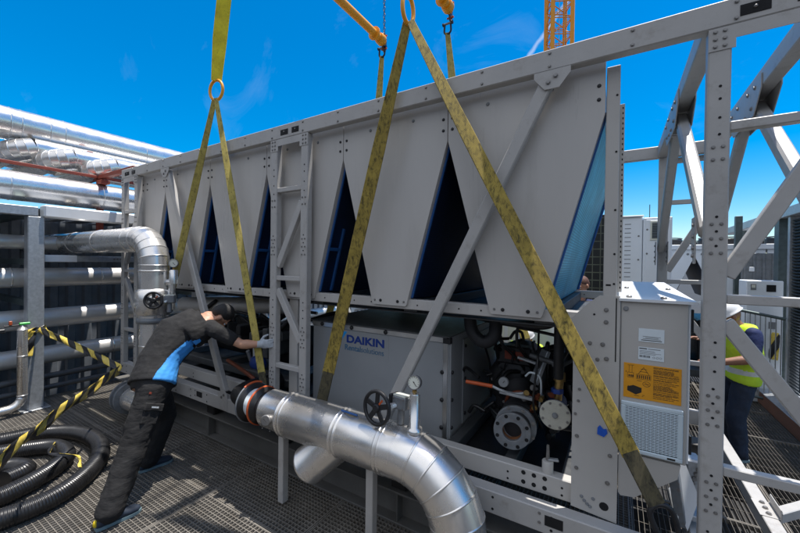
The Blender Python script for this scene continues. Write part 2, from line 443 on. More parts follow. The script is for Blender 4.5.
# ------------------------------------------------------------------ the steel transport frame
FR = thing('lifting_cradle', 'big light grey bolted steel lifting frame built around the chiller', 'lifting frame', (-2.6, 1.2, .385))
FX0, FX1 = -6.04, .845
PAIRS = [(-6.04, -5.56), (-2.835, -2.345), (.36, .845)]
P = 'frame_paint'
def rails(y0, y1, fs):
    mb = MB(); mb.box((FX0, y0, 3.13), (FX1, y1, 3.256), P, .006)
    yf = y0 - .001 if fs < 0 else y1 + .001
    for x0, x1, _ in PK:
        pass
    for a, b in PAIRS:
        for k in range(2):
            if a < -4: xs = (-5.93, -5.80) if k == 0 else (-5.72, -5.62)
            elif a < 0: xs = (-2.70, -2.60) if k == 0 else (-2.55, -2.46)
            else: xs = (.472, .577) if k == 0 else (.66, .76)
            mb.box((xs[0], yf - .002, 3.158), (xs[1], yf + .002, 3.208), 'slot_black', .0005)
            mb.ball(((xs[0] + xs[1]) / 2, yf + fs * .002, 3.186), .008, 'bolt_steel', 8, 6)
    x = FX0 + .35
    while x < FX1:
        for z in (3.155, 3.232): mb.bolt((x, yf, z), (0, fs, 0), .008)
        x += .41
    mb.build('top_rail', FR)
    mb = MB(); mb.box((FX0, y0, .385), (FX1, y1 + .03 if fs < 0 else y1, .53), P, .006)
    for x0, x1 in ((-4.07, -3.96), (-1.72, -1.61), (-.345, -.245), (-5.4, -5.29)):
        mb.box((x0, yf - .002, .44), (x1, yf + .002, .50), 'slot_black', .0005)
        mb.bolt((x0 - .03, yf, .50), (0, fs, 0), .007); mb.bolt((x0 - .03, yf, .445), (0, fs, 0), .007)
    x = FX0 + .2
    while x < FX1:
        for z in (.42, .495): mb.hole((x, yf, z), (0, fs, 0), .008)
        x += .30 + .05 * rnd.random()
    mb.build('bottom_rail', FR)
PK = []
rails(0, .065, -1); rails(2.375, 2.44, 1)
def frame_post(x0, x1, y0, y1, fs):
    mb = MB(); mb.box((x0, y0, .53), (x1, y1, 3.129), P, .006)
    yf = y0 if fs < 0 else y1; c = (x0 + x1) / 2
    for z0 in (2.05, 1.22, .80):
        for z in (0, .07, .14):
            for dx in (-.018, .018): mb.bolt((c + dx, yf + fs * .001, z0 + z), (0, fs, 0), .0065)
            mb.hole((c, yf + fs * .001, z0 + z + .035), (0, fs, 0), .006)
    for z in (2.85, 2.79, 2.70, 2.62, 1.62, 1.55, 1.48):
        mb.hole((c + .004, yf + fs * .001, z), (0, fs, 0), .006)
    for z in (2.56, 2.50):
        for dx in (-.018, .018): mb.bolt((c + dx, yf + fs * .001, z), (0, fs, 0), .007)
    for z in (.70, .64): mb.hole((c - .01, yf + fs * .001, z), (0, fs, 0), .006)
    mb.build('post', FR)
for a, b in PAIRS:
    w = .087
    for (y0, y1, fs) in ((0.002, .064, -1), (2.376, 2.438, 1)):
        frame_post(a, a + w, y0, y1, fs); frame_post(b - w, b, y0, y1, fs)
        yf = y0 - .004 if fs < 0 else y1
        g = MB(); g.xz([(a, 3.02), (a + .1, 3.02), (a + .1, 3.065), (b - .1, 3.065), (b - .1, 3.02), (b, 3.02), (b, 3.127), (a, 3.127)], yf, yf + .004, P)
        for xx in (a + .025, a + .06, b - .06, b - .025):
            for z in (3.04, 3.075, 3.11): g.bolt((xx, yf if fs < 0 else yf + .004, z), (0, fs, 0), .008)
        g.build('gusset_plate', FR)
        ym = (y0 + y1) / 2
        for z in (2.655, 1.83, 1.005):
            MB().beam((a + w, ym, z), (b - w, ym, z), .05, .044, P).build('rung', FR)
        flip = a > 0
        for (z0, z1) in ((1.94, 2.53), (1.72, 1.26)):
            p0, p1 = (a + w, z0), (b - w, z1)
            MB().beam((p0[0], ym + .002, p0[1]), (p1[0], ym + .002, p1[1]), .046, .066, P).build('lacing_bar', FR)
# long diagonals on both sides
for (xt, xb) in ((-4.82, -3.565), (-.345, -1.63)):
    for yc, fs in ((.033, -1), (2.407, 1)):
        mb = MB(); sg = 1 if xb > xt else -1
        mb.beam((xt + sg * .02, yc, 3.09), (xb - sg * .01, yc, .575), .056, .082, P, bev=.008)
        yf = yc - .038 if fs < 0 else yc + .033
        mb.xz([(xt - .10, 3.129), (xt + .10, 3.129), (xt + .10, 3.095), (xt + .04, 3.02), (xt - .04, 3.02), (xt - .10, 3.095)], yf, yf + .006, P)
        mb.xz([(xb - .08, .40), (xb + .08, .40), (xb + .08, .56), (xb + .03, .61), (xb - .03, .61), (xb - .08, .56)], yf, yf + .006, P)
        for dx, dz in ((-.02, .0), (.02, .03)):
            mb.bolt((xt + dx, yf if fs < 0 else yf + .006, 3.06 + dz), (0, fs, 0), .012)
            mb.bolt((xb + dx, yf if fs < 0 else yf + .006, .53 + dz), (0, fs, 0), .012)
        mb.build('long_brace', FR)
# cross beams, gussets and knee braces of the right end (and plain beams elsewhere)
for x0, x1 in ((.345, .43), (.76, .842)):
    mb = MB(); mb.box((x0, .066, 3.135), (x1, 2.374, 3.25), P, .005); cb = mb.build('cross_beam', FR)
    mb = MB()
    for xp in (x0 - .008, x1 + .002):
        mb.yz([(.84, 3.21), (1.60, 3.21), (1.60, 3.12), (1.46, 2.99), (.98, 2.99), (.84, 3.12)], xp, xp + .006, P)
        for y, z in ((.95, 3.16), (1.1, 3.17), (1.34, 3.17), (1.5, 3.16), (1.02, 3.05), (1.42, 3.05), (1.16, 3.03), (1.28, 3.03)):
            if xp < x0: mb.bolt((xp, y, z), (-1, 0, 0), .012)
    mb.box((x0, 1.19, 3.0), (x1, 1.205, 3.134), P); mb.box((x0, 1.235, 3.0), (x1, 1.25, 3.134), P)
    mb.build('gusset_plate', FR)
    xc = (x0 + x1) / 2
    MB().beam((xc, 1.10, 3.09), (xc, .09, 2.155), .068, .08, P, bev=.012).build('knee_brace', FR)
    MB().beam((xc, 1.34, 3.09), (xc, 2.36, 2.155), .068, .08, P, bev=.012).build('knee_brace', FR)
    for y, s in ((.087, 1), (2.357, -1)):
        mb = MB()
        for xp in (x0 - .010, x1 + .004):
            mb.yz([(y, 2.0), (y + s * .05, 2.0), (y + s * .10, 2.10), (y + s * .10, 2.24), (y, 2.24)], xp, xp + .006, P)
            for z in (2.04, 2.08, 2.14, 2.2): mb.bolt((xp, y + s * .03, z), (-1, 0, 0), .011)
        mb.build('brace_bracket', FR)
for x0, x1 in ((-6.03, -5.96), (-5.64, -5.57)):
    MB().box((x0, .07, 3.135), (x1, 2.37, 3.25), P, .005).build('cross_beam', FR)
# bottom members seen at the right end
MB().beam((.80, .12, .455), (.80, 2.35, .455), .075, .09, P).build('floor_beam', FR)
mb = MB(); mb.box((.755, .70, .50), (.845, .88, .505), P); mb.box((.842, .70, .41), (.848, .88, .56), P)
for y in (.73, .79, .85): mb.bolt((.80, y, .506), (0, 0, 1), .012); mb.bolt((.848, y, .53), (1, 0, 0), .012)
mb.build('floor_bracket', FR)
MB().beam((.85, .80, .47), (1.6, 1.62, .47), .06, .06, P).build('floor_brace', FR)
MB().beam((.40, .12, .455), (.40, 2.35, .455), .06, .09, P).build('floor_beam', FR)

# ------------------------------------------------------------------ the chiller inside it
CH = thing('chiller', 'long grey rental chiller with five V shaped coil bays, hanging in the steel frame', 'chiller', (-2.84, 1.2, .53))
AP = [-5.02, -4.01, -3.02, -2.02, -1.05, -.07]
for y0, y1, front in ((.100, .118, True), (2.262, 2.28, False)):
    for i in range(-1, 5):
        a = AP[i] if i >= 0 else None; b = AP[i + 1]; e = .003
        if a is None: poly = [(-5.68, 1.655), (-5.345, 1.655), (b - e, 2.86), (b - e, 3.17), (-5.68, 3.17)]; c = -5.5
        else:
            bl, br = a + .325, b - .325
            poly = [(bl + .01, 1.652), (br - .01, 1.652), (br, 1.665), (b - e, 2.86), (b - e, 3.17), (a + e, 3.17), (a + e, 2.86), (bl, 1.665)]; c = (a + b) / 2
        mb = MB(); mb.xz(poly, y0, y1, 'panel_paint')
        if front:
            for dx in (-.10, -.17, .10, .17):
                if a is not None: mb.bolt((c + dx * .8, y0, 1.685), (0, -1, 0), .010 if abs(dx) < .15 else .007, 'bolt_steel' if abs(dx) > .15 else 'black_steel')
            for x in ([a + .035] if a is not None else [-5.62, -5.5]) + [b - .035]:
                for z in (3.02, 2.94): mb.bolt((x, y0, z), (0, -1, 0), .009, 'black_steel')
            for x in (c - .2, c + .2): mb.bolt((x, y0, 3.06), (0, -1, 0), .010, 'ink_grey')
            # folded return edges of the sheet along the openings
            if a is not None: mb.beam((a + e, y0 + .03, 2.86), (bl, y0 + .03, 1.665), .036, .003, 'panel_paint')
            mb.beam((b - e, y0 + .03, 2.86), ((b - .325), y0 + .03, 1.665), .036, .003, 'panel_paint')
        mb.build('side_panel', CH)
    mb = MB(); yy = .121 if front else 2.18
    mb.box((-5.68, yy, 1.628), (-.10, yy + .08, 1.705), 'panel_paint', .004)
    x = -5.5
    while x < -.2:
        mb.hole((x, yy - .0005, 1.665), (0, -1, 0), .006); x += .155 + .07 * rnd.random()
    mb.build('support_rail', CH)
# coils: five V bays; each has a left and a right slab that lean outwards at the top
def coil(xb, xt, side, lit):
    """outer face from (xb,1.70) to (xt,2.86); side=+1 outer face looks to +X"""
    mb = MB(); t = .05 * -side
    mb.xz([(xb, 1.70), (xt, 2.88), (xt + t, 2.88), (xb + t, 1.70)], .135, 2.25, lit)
    c = mb.build('coil', CH)
    d = Vector((xt - xb, 0, 1.18)).normalized(); nrm = Vector((d.z * side, 0, -d.x * side))
    f = MB(); P0 = Vector((xb, 0, 1.70)) + nrm * .014
    L = 1.22
    def rod(y, s0, s1, w=.022):
        f.beam(P0 + d * s0 + Vector((0, y, 0)), P0 + d * s1 + Vector((0, y, 0)), w, .022, 'coil_frame_blue', up=nrm)
    rod(.15, .02, L)
    if lit == 'coil_shaded' and side > 0 and xb < -2.2:
        rod(.30, .02, .62, .028)
        for s0 in (.42,): f.beam(P0 + d * s0 + Vector((0, .15, 0)), P0 + d * s0 + Vector((0, .30, 0)), .03, .02, 'coil_frame_blue', up=nrm)
    f.build('coil_frame', c)
    if lit != 'coil_shaded':
        f = MB(); rod(2.235, .02, L); f.build('coil_frame', c)
for i in range(6):
    a = AP[i]
    coil(a - .325, a - .012, 1, 'coil_mesh' if i == 5 else 'coil_shaded')
    if i < 5: coil(a + .325, a + .012, -1, 'coil_shaded')
mb = MB(); mb.box((-5.68, .125, 2.95), (-.085, 2.255, 3.19), 'shade_steel', .004); mb.build('fan_deck', CH)
mb = MB()
for x in (-5.4, -4.4, -3.4, -2.4, -1.4, -.4): mb.box((x - .06, .205, 1.60), (x + .06, 2.175, 1.69), 'shade_steel')
mb.box((-5.66, .21, 1.585), (-.12, 2.17, 1.598), 'shade_steel'); mb.build('drip_tray', CH)
# end post over the cover plate, with its slotted edge strip
mb = MB(); mb.box((-.068, .108, 1.79), (0., .20, 3.12), 'cabinet_paint', .004)
for z in (2.95, 2.63, 2.3, 2.05, 1.88): mb.hole((-.015, .107, z), (0, -1, 0), .006)
mb.box((-.055, .1065, 1.868), (-.03, .1085, 1.878), 'slot_black', .0004); pst = mb.build('corner_post', CH)
mb = MB(); mb.box((-.002, .203, 1.83), (.024, .207, 2.93), 'cabinet_paint', .001)
z = 1.85
while z < 2.92:
    mb.box((.012, .2025, z), (.018, .2032, z + .012), 'slot_black', .0002); z += .03
mb.build('slotted_strip', pst)
# cover plate below it
mb = MB(); mb.xz([(-.217, .545), (.018, .525), (.018, 1.812), (-.085, 1.812), (-.15, 1.755), (-.21, 1.69), (-.26, 1.635), (-.30, 1.58), (-.262, 1.53), (-.217, 1.50)], .104, .112, 'cabinet_paint')
for x, z, r in ((-.05, 1.73, .010), (-.05, 1.66, .010), (-.065, 1.53, .010), (-.13, 1.53, .009), (-.19, 1.53, .009), (-.045, 1.45, .010), (-.09, 1.44, .009), (-.20, 1.40, .008), (-.19, .78, .009), (-.03, .74, .010), (-.20, 1.1, .007), (-.02, 1.05, .009), (-.02, .90, .009), (-.18, 1.25, .007), (-.185, 1.18, .007), (-.19, .97, .009)):
    mb.bolt((x, .104, z), (0, -1, 0), r)
for x, z in ((-.16, .62), (-.13, .585), (-.10, .625), (-.145, .60), (-.115, .575)): mb.bolt((x, .104, z), (0, -1, 0), .008, 'ink_grey')
mb.hole((-.045, .104, .60), (0, -1, 0), .024); mb.box((-.004, .103, 1.44), (.002, .1045, 1.80), 'slot_black', .0003)
mb.hole((-.11, .1035, 1.70), (0, -1, 0), .006)
mb.build('cover_plate', CH)
# skid and its cross members
for y0 in (.14, 2.18):
    mb = MB(); mb.box((-5.68, y0, .534), (.015, y0 + .08, .662), 'cabinet_paint', .006)
    for x in (-.50, -.435, -.37):
        for z in (.575, .635): mb.hole((x, y0 - .0005, z), (0, -1, 0), .014)
    for x in (-.60, -.27, -1.2, -3.1, -3.4, -4.4, -4.8): mb.hole((x, y0 - .0005, .61), (0, -1, 0), .007); mb.hole((x, y0 - .0005, .565), (0, -1, 0), .007)
    mb.build('skid_beam', CH)
for x in (-5.6, -4.7, -4.0, -3.2, -2.7, -1.05, -.62, -.25):
    MB().box((x - .04, .222, .54), (x + .04, 2.178, .63), 'shade_steel', .004).build('skid_cross_member', CH)
for x in (-5.66, -3.02, -2.72):
    MB().box((x, .145, .664), (x + .115, .19, 1.627), 'panel_paint', .004).build('upright', CH)
for a, b in (((-1.08, .225), (-.70, 2.17)), ((-.69, .225), (-.02, 1.30)), ((-.69, 1.36), (-.02, 2.17)), ((-5.6, .225), (-2.7, 2.17))): MB().box((a[0], a[1], .515), (b[0], b[1], .532), 'black_steel', .002).build('shade_plate', CH)  # black plates added to darken the bay and hide the bright deck

# control cabinet on the right end
CB = MB(); CB.box((.022, .112, .942), (.322, 1.58, 1.792), 'cabinet_paint', .004)
CB.box((.322, .122, .95), (.332, .16, 1.785), 'white_paint', .002)
CB.box((.3325, .125, 1.64), (.345, .15, 1.76), 'black_steel', .002); CB.box((.3325, .125, 1.0), (.345, .15, 1.1), 'black_steel', .002)
for x, z in ((.045, 1.745), (.10, 1.0)): CB.bolt((x, .112, z), (0, -1, 0), .011, 'ink_grey')
cb = CB.build('control_cabinet', CH)
mb = MB(); mb.yz([(.092, 1.788), (1.62, 1.83), (1.62, 1.845), (.092, 1.803)], .012, .352, 'white_paint')
for x, y in ((.06, .16), (.22, .16), (.06, .8), (.3, .8)): mb.ball((x, y, 1.806 + .0275 * y), (.016, .016, .009), 'bolt_steel', 10, 6)
mb.build('cabinet_roof', cb)
mb = MB(); mb.xz([(.022, .935), (.30, .935), (.288, .86), (.10, .70), (.035, .69), (.022, .705)], .112, .135, 'cabinet_paint')
mb.build('lower_cover', CH)
mb = MB(); mb.box((.106, .1095, 1.570), (.221, .1115, 1.642), 'label_white', .0005)
for k in range(3): mb.box((.125 + .012 * (k % 2), .109, 1.586 + .006 * k), (.205 - .01 * (k % 2), .1097, 1.589 + .006 * k), 'ink_grey', .0001)
mb.box((.118, .109, 1.577), (.21, .1097, 1.581), 'ink_black', .0001); mb.build('data_label', cb, label='plain white label above the other on the cabinet door')
mb = MB(); mb.box((.106, .1095, 1.471), (.221, .1115, 1.540), 'label_white', .0005)
mb.box((.110, .109, 1.530), (.145, .1097, 1.535), 'ink_black', .0001); mb.box((.150, .109, 1.530), (.205, .1097, 1.534), 'ink_grey', .0001)
for k in range(4): mb.box((.112, .109, 1.520 - .006 * k), (.16 + .05 * rnd.random(), .1097, 1.522 - .006 * k), 'ink_grey', .0001)
x = .112
while x < .160:
    w = .001 + .003 * rnd.random(); mb.box((x, .109, 1.484), (x + w, .1097, 1.496), 'ink_black', .0001); x += w + .0022
for x in (.176, .192, .206): mb.torus((x, .1095, 1.488), (0, -1, 0), .005, .0009, 'ink_grey', 12, 4)
mb.build('data_label', cb, label='lower white label with a barcode on the cabinet door')
# orange lifting sticker with its little diagrams
mb = MB(); Y = .1095
mb.box((.040, Y, 1.252), (.297, .1115, 1.444), 'label_orange', .0005)
def ln(x0, z0, x1, z1, w=.0016): mb.beam((x0, Y - .0003, z0), (x1, Y - .0003, z1), .0012, w, 'ink_black', bev=.0001)
def rect(x0, z0, x1, z1, w=.0014):
    ln(x0, z0, x1, z0, w); ln(x0, z1, x1, z1, w); ln(x0, z0, x0, z1, w); ln(x1, z0, x1, z1, w)
rect(.058, 1.365, .086, 1.392); ln(.065, 1.392, .065, 1.432); ln(.079, 1.392, .079, 1.432); ln(.058, 1.432, .088, 1.434)
for x in (.063, .072, .08): mb.box((x, Y - .0006, 1.369), (x + .006, Y, 1.380), 'ink_black', .0001)
rect(.100, 1.362, .165, 1.388); ln(.107, 1.388, .132, 1.428); ln(.158, 1.388, .132, 1.428); ln(.114, 1.404, .151, 1.404); ln(.118, 1.418, .147, 1.418)
for k in range(7): mb.box((.103 + .009 * k, Y - .0006, 1.366), (.1075 + .009 * k, Y, 1.384), 'ink_black', .0001)
mb.prism([(.058, 1.290), (.098, 1.274), (.124, 1.290), (.124, 1.314), (.086, 1.324), (.058, 1.312)], (0, Y - .0006, 0), (1, 0, 0), (0, 0, 1), (0, .0006, 0), 'ink_black')
ln(.060, 1.317, .100, 1.303, .0025)
mb.torus((.146, Y, 1.338), (0, -1, 0), .014, .001, 'ink_black', 16, 4, sx=1.2); ln(.134, 1.335, .158, 1.341); ln(.138, 1.346, .156, 1.330)
for x0, x1, z in ((.102, .124, 1.352), (.090, .112, 1.268), (.128, .138, 1.275), (.126, .131, 1.268)): ln(x0, z, x1, z, .002)
z = 1.434
while z > 1.262:
    x = .176; xe = .286 - .035 * rnd.random() * (rnd.random() < .5)
    while x < xe:
        w = .006 + .02 * rnd.random(); mb.box((x, Y - .0006, z), (min(xe, x + w), Y, z + .0026), 'ink_black', .0001); x += w + .0022
    z -= .0052 if rnd.random() < .8 else .0085
mb.box((.050, Y - .0006, 1.39), (.052, Y, 1.40), 'ink_black', .0001)
mb.build('lifting_sticker', cb, label='orange sticker with lifting diagrams and small print')
# ventilation grille
mb = MB(); gx0, gx1, gz0, gz1 = .030, .305, .955, 1.232
for (a, b) in (((gx0, gz0), (gx1, gz0 + .022)), ((gx0, gz1 - .022), (gx1, gz1)), ((gx0, gz0 + .0215), (gx0 + .022, gz1 - .0215)), ((gx1 - .022, gz0 + .0215), (gx1, gz1 - .0215))):
    mb.box((a[0], .094, a[1]), (b[0], .1115, b[1]), 'grille_white', .004)
mb.box((gx0 + .015, .107, gz0 + .015), (gx1 - .015, .1112, gz1 - .015), 'slot_black', .001)
z = gz0 + .03
while z < gz1 - .026:
    mb.beam((gx0 + .021, .101, z), (gx1 - .021, .101, z), .010, .0044, 'grille_white', up=(0, .5, 1), bev=.0005); z += .0085
x = gx0 + .035
while x < gx1 - .03:
    mb.box((x, .1035, gz0 + .02), (x + .003, .1065, gz1 - .02), 'grille_white', .0003); x += .017
mb.box((gx1 - .065, .0935, gz0 + .006), (gx1 - .03, .0945, gz0 + .016), 'ink_black', .0003)
mb.build('vent_grille', cb)
mb = MB(); mb.prism([(0, .010), (.034, 0), (.052, .026), (.046, .05), (.031, .045), (.014, .064), (.002, .048)], (-.085, .0995, 1.0), (1, 0, 0), (0, 0, 1), (0, .003, 0), 'blue_tape'); mb.build('tape_scrap', CH)

# hydraulic module with the lettering
HX0, HX1, HY, HZ0, HZ1 = -2.60, -1.12, .35, .56, 1.40
mb = MB(); mb.box((HX0, HY, HZ0), (HX1, 1.75, HZ1), 'module_shaded_paint', .004); hb = mb.build('hydraulic_module', CH)
mb = MB(); mb.box((HX0 - .01, HY - .03, HZ1 + .001), (HX1 + .012, 1.78, HZ1 + .012), 'shade_steel', .002)
mb.box((HX0, HY - .012, HZ1 - .045), (HX1 - .02, HY - .002, HZ1 - .002), 'bare_aluminium', .004)
for x in (-2.47, -2.1, -1.72, -1.36): mb.ball((x, HY - .014, HZ1 - .022), (.020, .014, .020), 'black_steel', 12, 8)
mb.build('module_lid', hb)
mb = MB(); mb.box((HX1 - .05, HY - .012, HZ0), (HX1 - .012, HY - .001, HZ1 - .05), 'bare_aluminium', .004)
mb.box((HX1 - .055, HY - .014, HZ1 - .05), (HX1 + .012, HY + .03, HZ1 - .003), 'black_steel', .004)
mb.box((HX1 + .001, HY + .003, HZ0), (HX1 + .012, HY + .05, HZ1 - .05), 'module_shaded_paint', .003)
for z in (1.12, .90, .68): mb.ball((HX1 - .057, HY - .012, z), (.017, .012, .017), 'black_steel', 12, 8); mb.ball((HX1 + .014, HY + .03, z), (.012, .016, .016), 'black_steel', 12, 8)
mb.build('corner_profile', hb)
mb = MB()
for k, (x, z) in enumerate(((-.40, 1.2), (-.40, .9), (-1.0, 1.2))): pass
mb.box((HX1 + .001, .62, .62), (HX1 + .012, 1.70, 1.34), 'module_shaded_paint', .003)
for z in (1.28, 1.0, .70): mb.ball((HX1 + .016, .66, z), (.01, .016, .016), 'black_steel', 10, 8)
mb.build('side_cover', hb)
lg = MB(); lx = -2.165
lg.xz([(lx - .13, 1.332), (lx + .003, 1.332), (lx - .095, 1.205)], HY - .0025, HY - .0005, 'logo_cyan')
lg.box((lx - .15, HY - .0012, 1.125), (lx + .47, HY - .0004, 1.345), 'module_shaded_paint', .0003)
text_mesh(lg, 'DAIKIN', (lx, HY - .0014, 1.236), .096, 'logo_navy', bold=.0032, width=.425)
text_mesh(lg, 'Rental', (lx - .02, HY - .0014, 1.163), .074, 'logo_slate', bold=.0007, width=.185)
text_mesh(lg, 'solutions', (lx + .172, HY - .0014, 1.163), .074, 'logo_slate', bold=-.0006, width=.250)
lg.build('lettering', hb)
# ------------------------------------------------------------------ machinery bay (parts of the chiller)
def flange(mb, c, r, ri, t, m, nb=8, axis=(0, -1, 0), hollow=True):
    c = Vector(c); d, s, u = frame_of(Vector(axis))
    if hollow: mb.lathe([(ri, -.05), (ri, t - .002), (ri + .003, t), (r * .70, t), (r * .70, t - .004), (r - .004, t - .004), (r, t - .008), (r, 0), (ri + .02, 0)], c, axis, m, 40, False, cap=False)
    else: mb.lathe([(.001, t), (r - .005, t), (r, t - .005), (r, 0), (.01, 0)], c, axis, m, 36, False)
    for k in range(nb):
        a = 2 * math.pi * (k + .5) / nb; p = c + (s * math.cos(a) + u * math.sin(a)) * (r * .84) + d * (t - .004)
        if hollow: mb.lathe([(.013, 0), (.013, .0012)], p, axis, 'slot_black', 12, False)
        else: mb.bolt(p, axis, .010)
mb = MB(); c = (-.615, .30, .815)
flange(mb, c, .126, .064, .026, 'flange_grey', 8, (.18, -1, .05))
mb.lathe([(.0005, -.24), (.0635, -.24), (.0635, -.004)], c, (.18, -1, .05), 'rust', 30, cap=False)
B = Vector(c) + Vector((.012, .05, .012)); mb.lathe([(.08, 0), (.138, 0), (.142, .004), (.142, .032), (.138, .036), (.085, .04), (.08, .30)], B, (-.18, 1, -.05), 'flange_grey', 40, False, cap=False)
for k in range(8):
    t = 2 * math.pi * (k + .5) / 8; mb.bolt(B + Vector((.130 * math.cos(t), -.002, .130 * math.sin(t))), (.18, -1, .05), .010)
mb.build('water_flange', CH)
mb = MB(); c = (-.345, .36, .97); ax = (.10, -1, .04)
flange(mb, c, .098, .03, .02, 'disc_cream', 8, ax, hollow=False); mb.bolt((c[0] + .002, c[1] - .02, c[2]), ax, .016, 'ink_grey')
mb.lathe([(.085, 0), (.085, .06), (.07, .07), (.07, .30)], c, (-.10, 1, -.04), 'valve_blue', 28)
mb.cyl((c[0], c[1] + .10, c[2] + .05), (c[0] + .01, c[1] + .11, c[2] + .20), .028, 'brass', 14); mb.lathe([(.04, 0), (.04, .03)], (c[0], c[1] + .09, c[2] + .12), (0, 0, 1), 'valve_blue', 6, False)
mb.cyl((c[0] + .01, c[1] + .11, c[2] + .2), (c[0] + .01, c[1] + .11, c[2] + .26), .04, 'brass', 6); mb.build('strainer_valve', CH)
mb = MB()
mb.tube([(-.95, .27, 1.108), (-.86, .285, 1.104), (-.76, .305, 1.098)], .014, 'valve_orange', 10)
mb.tube(spline([(-.76, .305, 1.098), (-.70, .32, 1.075), (-.63, .37, 1.05), (-.54, .42, 1.06)]), .011, 'galvanised', 8)
mb.beam((-.72, .34, 1.06), (-.50, .40, 1.03), .05, .02, 'galvanised'); mb.build('lever_handle', CH)
mb = MB(); mb.tube(spline([(-.60, .34, .83), (-.61, .52, .86), (-.64, .66, .93), (-.68, .74, 1.0)]), .10, 'insulation_black', 24)
mb.lathe([(.125, 0), (.13, .02), (.13, .06), (.125, .08)], (-.605, .45, .85), (-.1, 1, .15), 'insulation_black', 28); mb.torus((-.625, .60, .90), (.2, -1, -.3), .108, .014, 'copper_red'); mb.build('suction_elbow', CH)
mb = MB(); mb.lathe([(.03, .03), (.034, .03), (.036, 0), (.03, -.01)], (-.695, .37, 1.125), (.05, -1, .1), 'ink_grey', 24); mb.lathe([(.001, .028), (.031, .028)], (-.695, .37, 1.125), (.05, -1, .1), 'gauge_face', 24)
mb.beam((-.695, .339, 1.125), (-.682, .338, 1.142), .002, .003, 'ink_black', bev=.0005); mb.build('pressure_gauge', CH)
mb = MB()                                    # compressor: motor barrel, ribs, end cover, junction box
mb.lathe([(.02, -.01), (.19, 0), (.235, .03), (.235, .10), (.22, .11), (.22, .75), (.20, .80)], (-.70, .78, 1.00), (-.12, 1, 0), 'black_steel', 36)
for k in range(14): mb.torus((-.70 - .0143 * (k + 1) * .5 - .012,   .92 + .04 * k, 1.00), (-.12, 1, 0), .222, .008, 'black_steel', 30, 6)
mb.box((-.86, .74, 1.16), (-.58, .86, 1.31), 'black_steel', .012); mb.box((-.79, .736, 1.20), (-.64, .739, 1.27), 'red_oxide', .001)
for a in range(6):
    t = a * math.pi / 3; mb.bolt((-.70 + .2 * math.cos(t), .775, 1.00 + .2 * math.sin(t)), (0, -1, 0), .014)
cm = mb.build('compressor', CH)
mb = MB(); mb.box((-.50, .60, .95), (-.47, .9, 1.26), 'black_steel', .01); mb.beam((-.53, .60, 1.08), (-.455, .66, 1.33), .09, .03, 'galvanised'); mb.box((-.47, .85, .7), (-.40, 1.2, 1.30), 'black_steel', .02)
mb.beam((-.64, .55, 1.275), (-.50, .52, 1.255), .03, .018, 'galvanised'); mb.build('panel_bracket', CH)
mb = MB(); mb.box((-1.02, 1.55, .56), (-.50, 2.15, .98), 'black_steel', .03); mb.build('pump_housing', CH); mb = MB(); mb.lathe([(.02, 0), (.15, .02), (.15, .55), (.02, .6)], (-.28, 1.5, .60), (0, 0, 1), 'insulation_black', 28); mb.build('oil_separator', CH)
mb = MB()
mb.tube(spline([(-1.05, .6, 1.56), (-.8, .5, 1.55), (-.55, .45, 1.545), (-.42, .45, 1.56), (-.36, .5, 1.6)]), .032, 'black_rubber', 12)
mb.tube(spline([(-1.0, .45, 1.60), (-.97, .45, 1.45), (-.88, .45, 1.38), (-.80, .47, 1.44), (-.80, .5, 1.6)]), .05, 'insulation_black', 12)
mb.tube(spline([(-.74, .7, 1.38), (-.70, .7, 1.44), (-.65, .7, 1.44), (-.63, .7, 1.37)]), .012, 'black_steel', 8)
mb.tube(spline([(-.66, .6, 1.34), (-.66, .6, 1.47), (-.62, .6, 1.49), (-.40, .55, 1.475), (-.34, .52, 1.47)]), .012, 'black_rubber', 8)
mb.tube([(-.335, .42, 1.6), (-.335, .42, 1.3), (-.34, .44, 1.2)], .034, 'black_steel', 14)
mb.tube(spline([(-.56, .45, 1.17), (-.52, .42, 1.21), (-.46, .42, 1.19), (-.45, .44, 1.1), (-.47, .5, .95)]), .007, 'label_white', 8)
mb.tube(spline([(-.50, .6, 1.5), (-.47, .4, 1.3), (-.49, .38, 1.0), (-.45, .5, .8)]), .008, 'black_rubber', 8)
for k in range(7):
    x = -.95 + .1 * k; mb.tube(spline([(x, .7, 1.38), (x + .05 * rnd.uniform(-1, 1), .65, 1.35), (x + .12 * rnd.uniform(-1, 1), .8, 1.1), (x, .9, .8)]), .009 + .008 * rnd.random(), 'black_rubber', 8)
mb.build('hoses_and_cables', CH)
mb = MB(); mb.lathe([(.034, 0), (.034, .07), (.030, .075)], (-.36, .18, .662), (0, 0, 1), 'cabinet_paint', 24); mb.lathe([(.012, 0), (.008, .10)], (-.36, .18, .735), (0, 0, 1), 'bolt_steel', 12); mb.beam((-.36, .18, .745), (-.30, .20, .745), .03, .012, 'galvanised'); mb.build('mounting_foot', CH)
for k in range(9):                                 # little taps and fittings
    p = Vector((-.56 + .02 * k, .42 + .05 * rnd.random(), .92 + .28 * rnd.random())); mb2 = MB(); mb2.lathe([(.012, 0), (.012, .03), (.02, .03), (.02, .045)], p, (rnd.uniform(-1, 1), -1, rnd.uniform(-1, 1)), ('brass', 'bolt_steel', 'copper_red')[k % 3], 8, False); mb2.build('fitting', CH)
r3 = random.Random(5)
for k in range(30):
    mb = MB(); p = Vector((r3.uniform(-.98, -.26), r3.uniform(.42, .75), r3.uniform(.70, 1.32))); q = p + Vector((r3.uniform(-.22, .22), r3.uniform(.0, .25), r3.uniform(-.25, .2)))
    mb.tube(spline([p, p.lerp(q, .5) + Vector((r3.uniform(-.1, .1), 0, r3.uniform(-.08, .12))), q]), r3.uniform(.006, .022), ('black_rubber', 'black_steel', 'insulation_black', 'black_rubber', 'shade_steel')[k % 5], 8); mb.build('hose_line', CH)
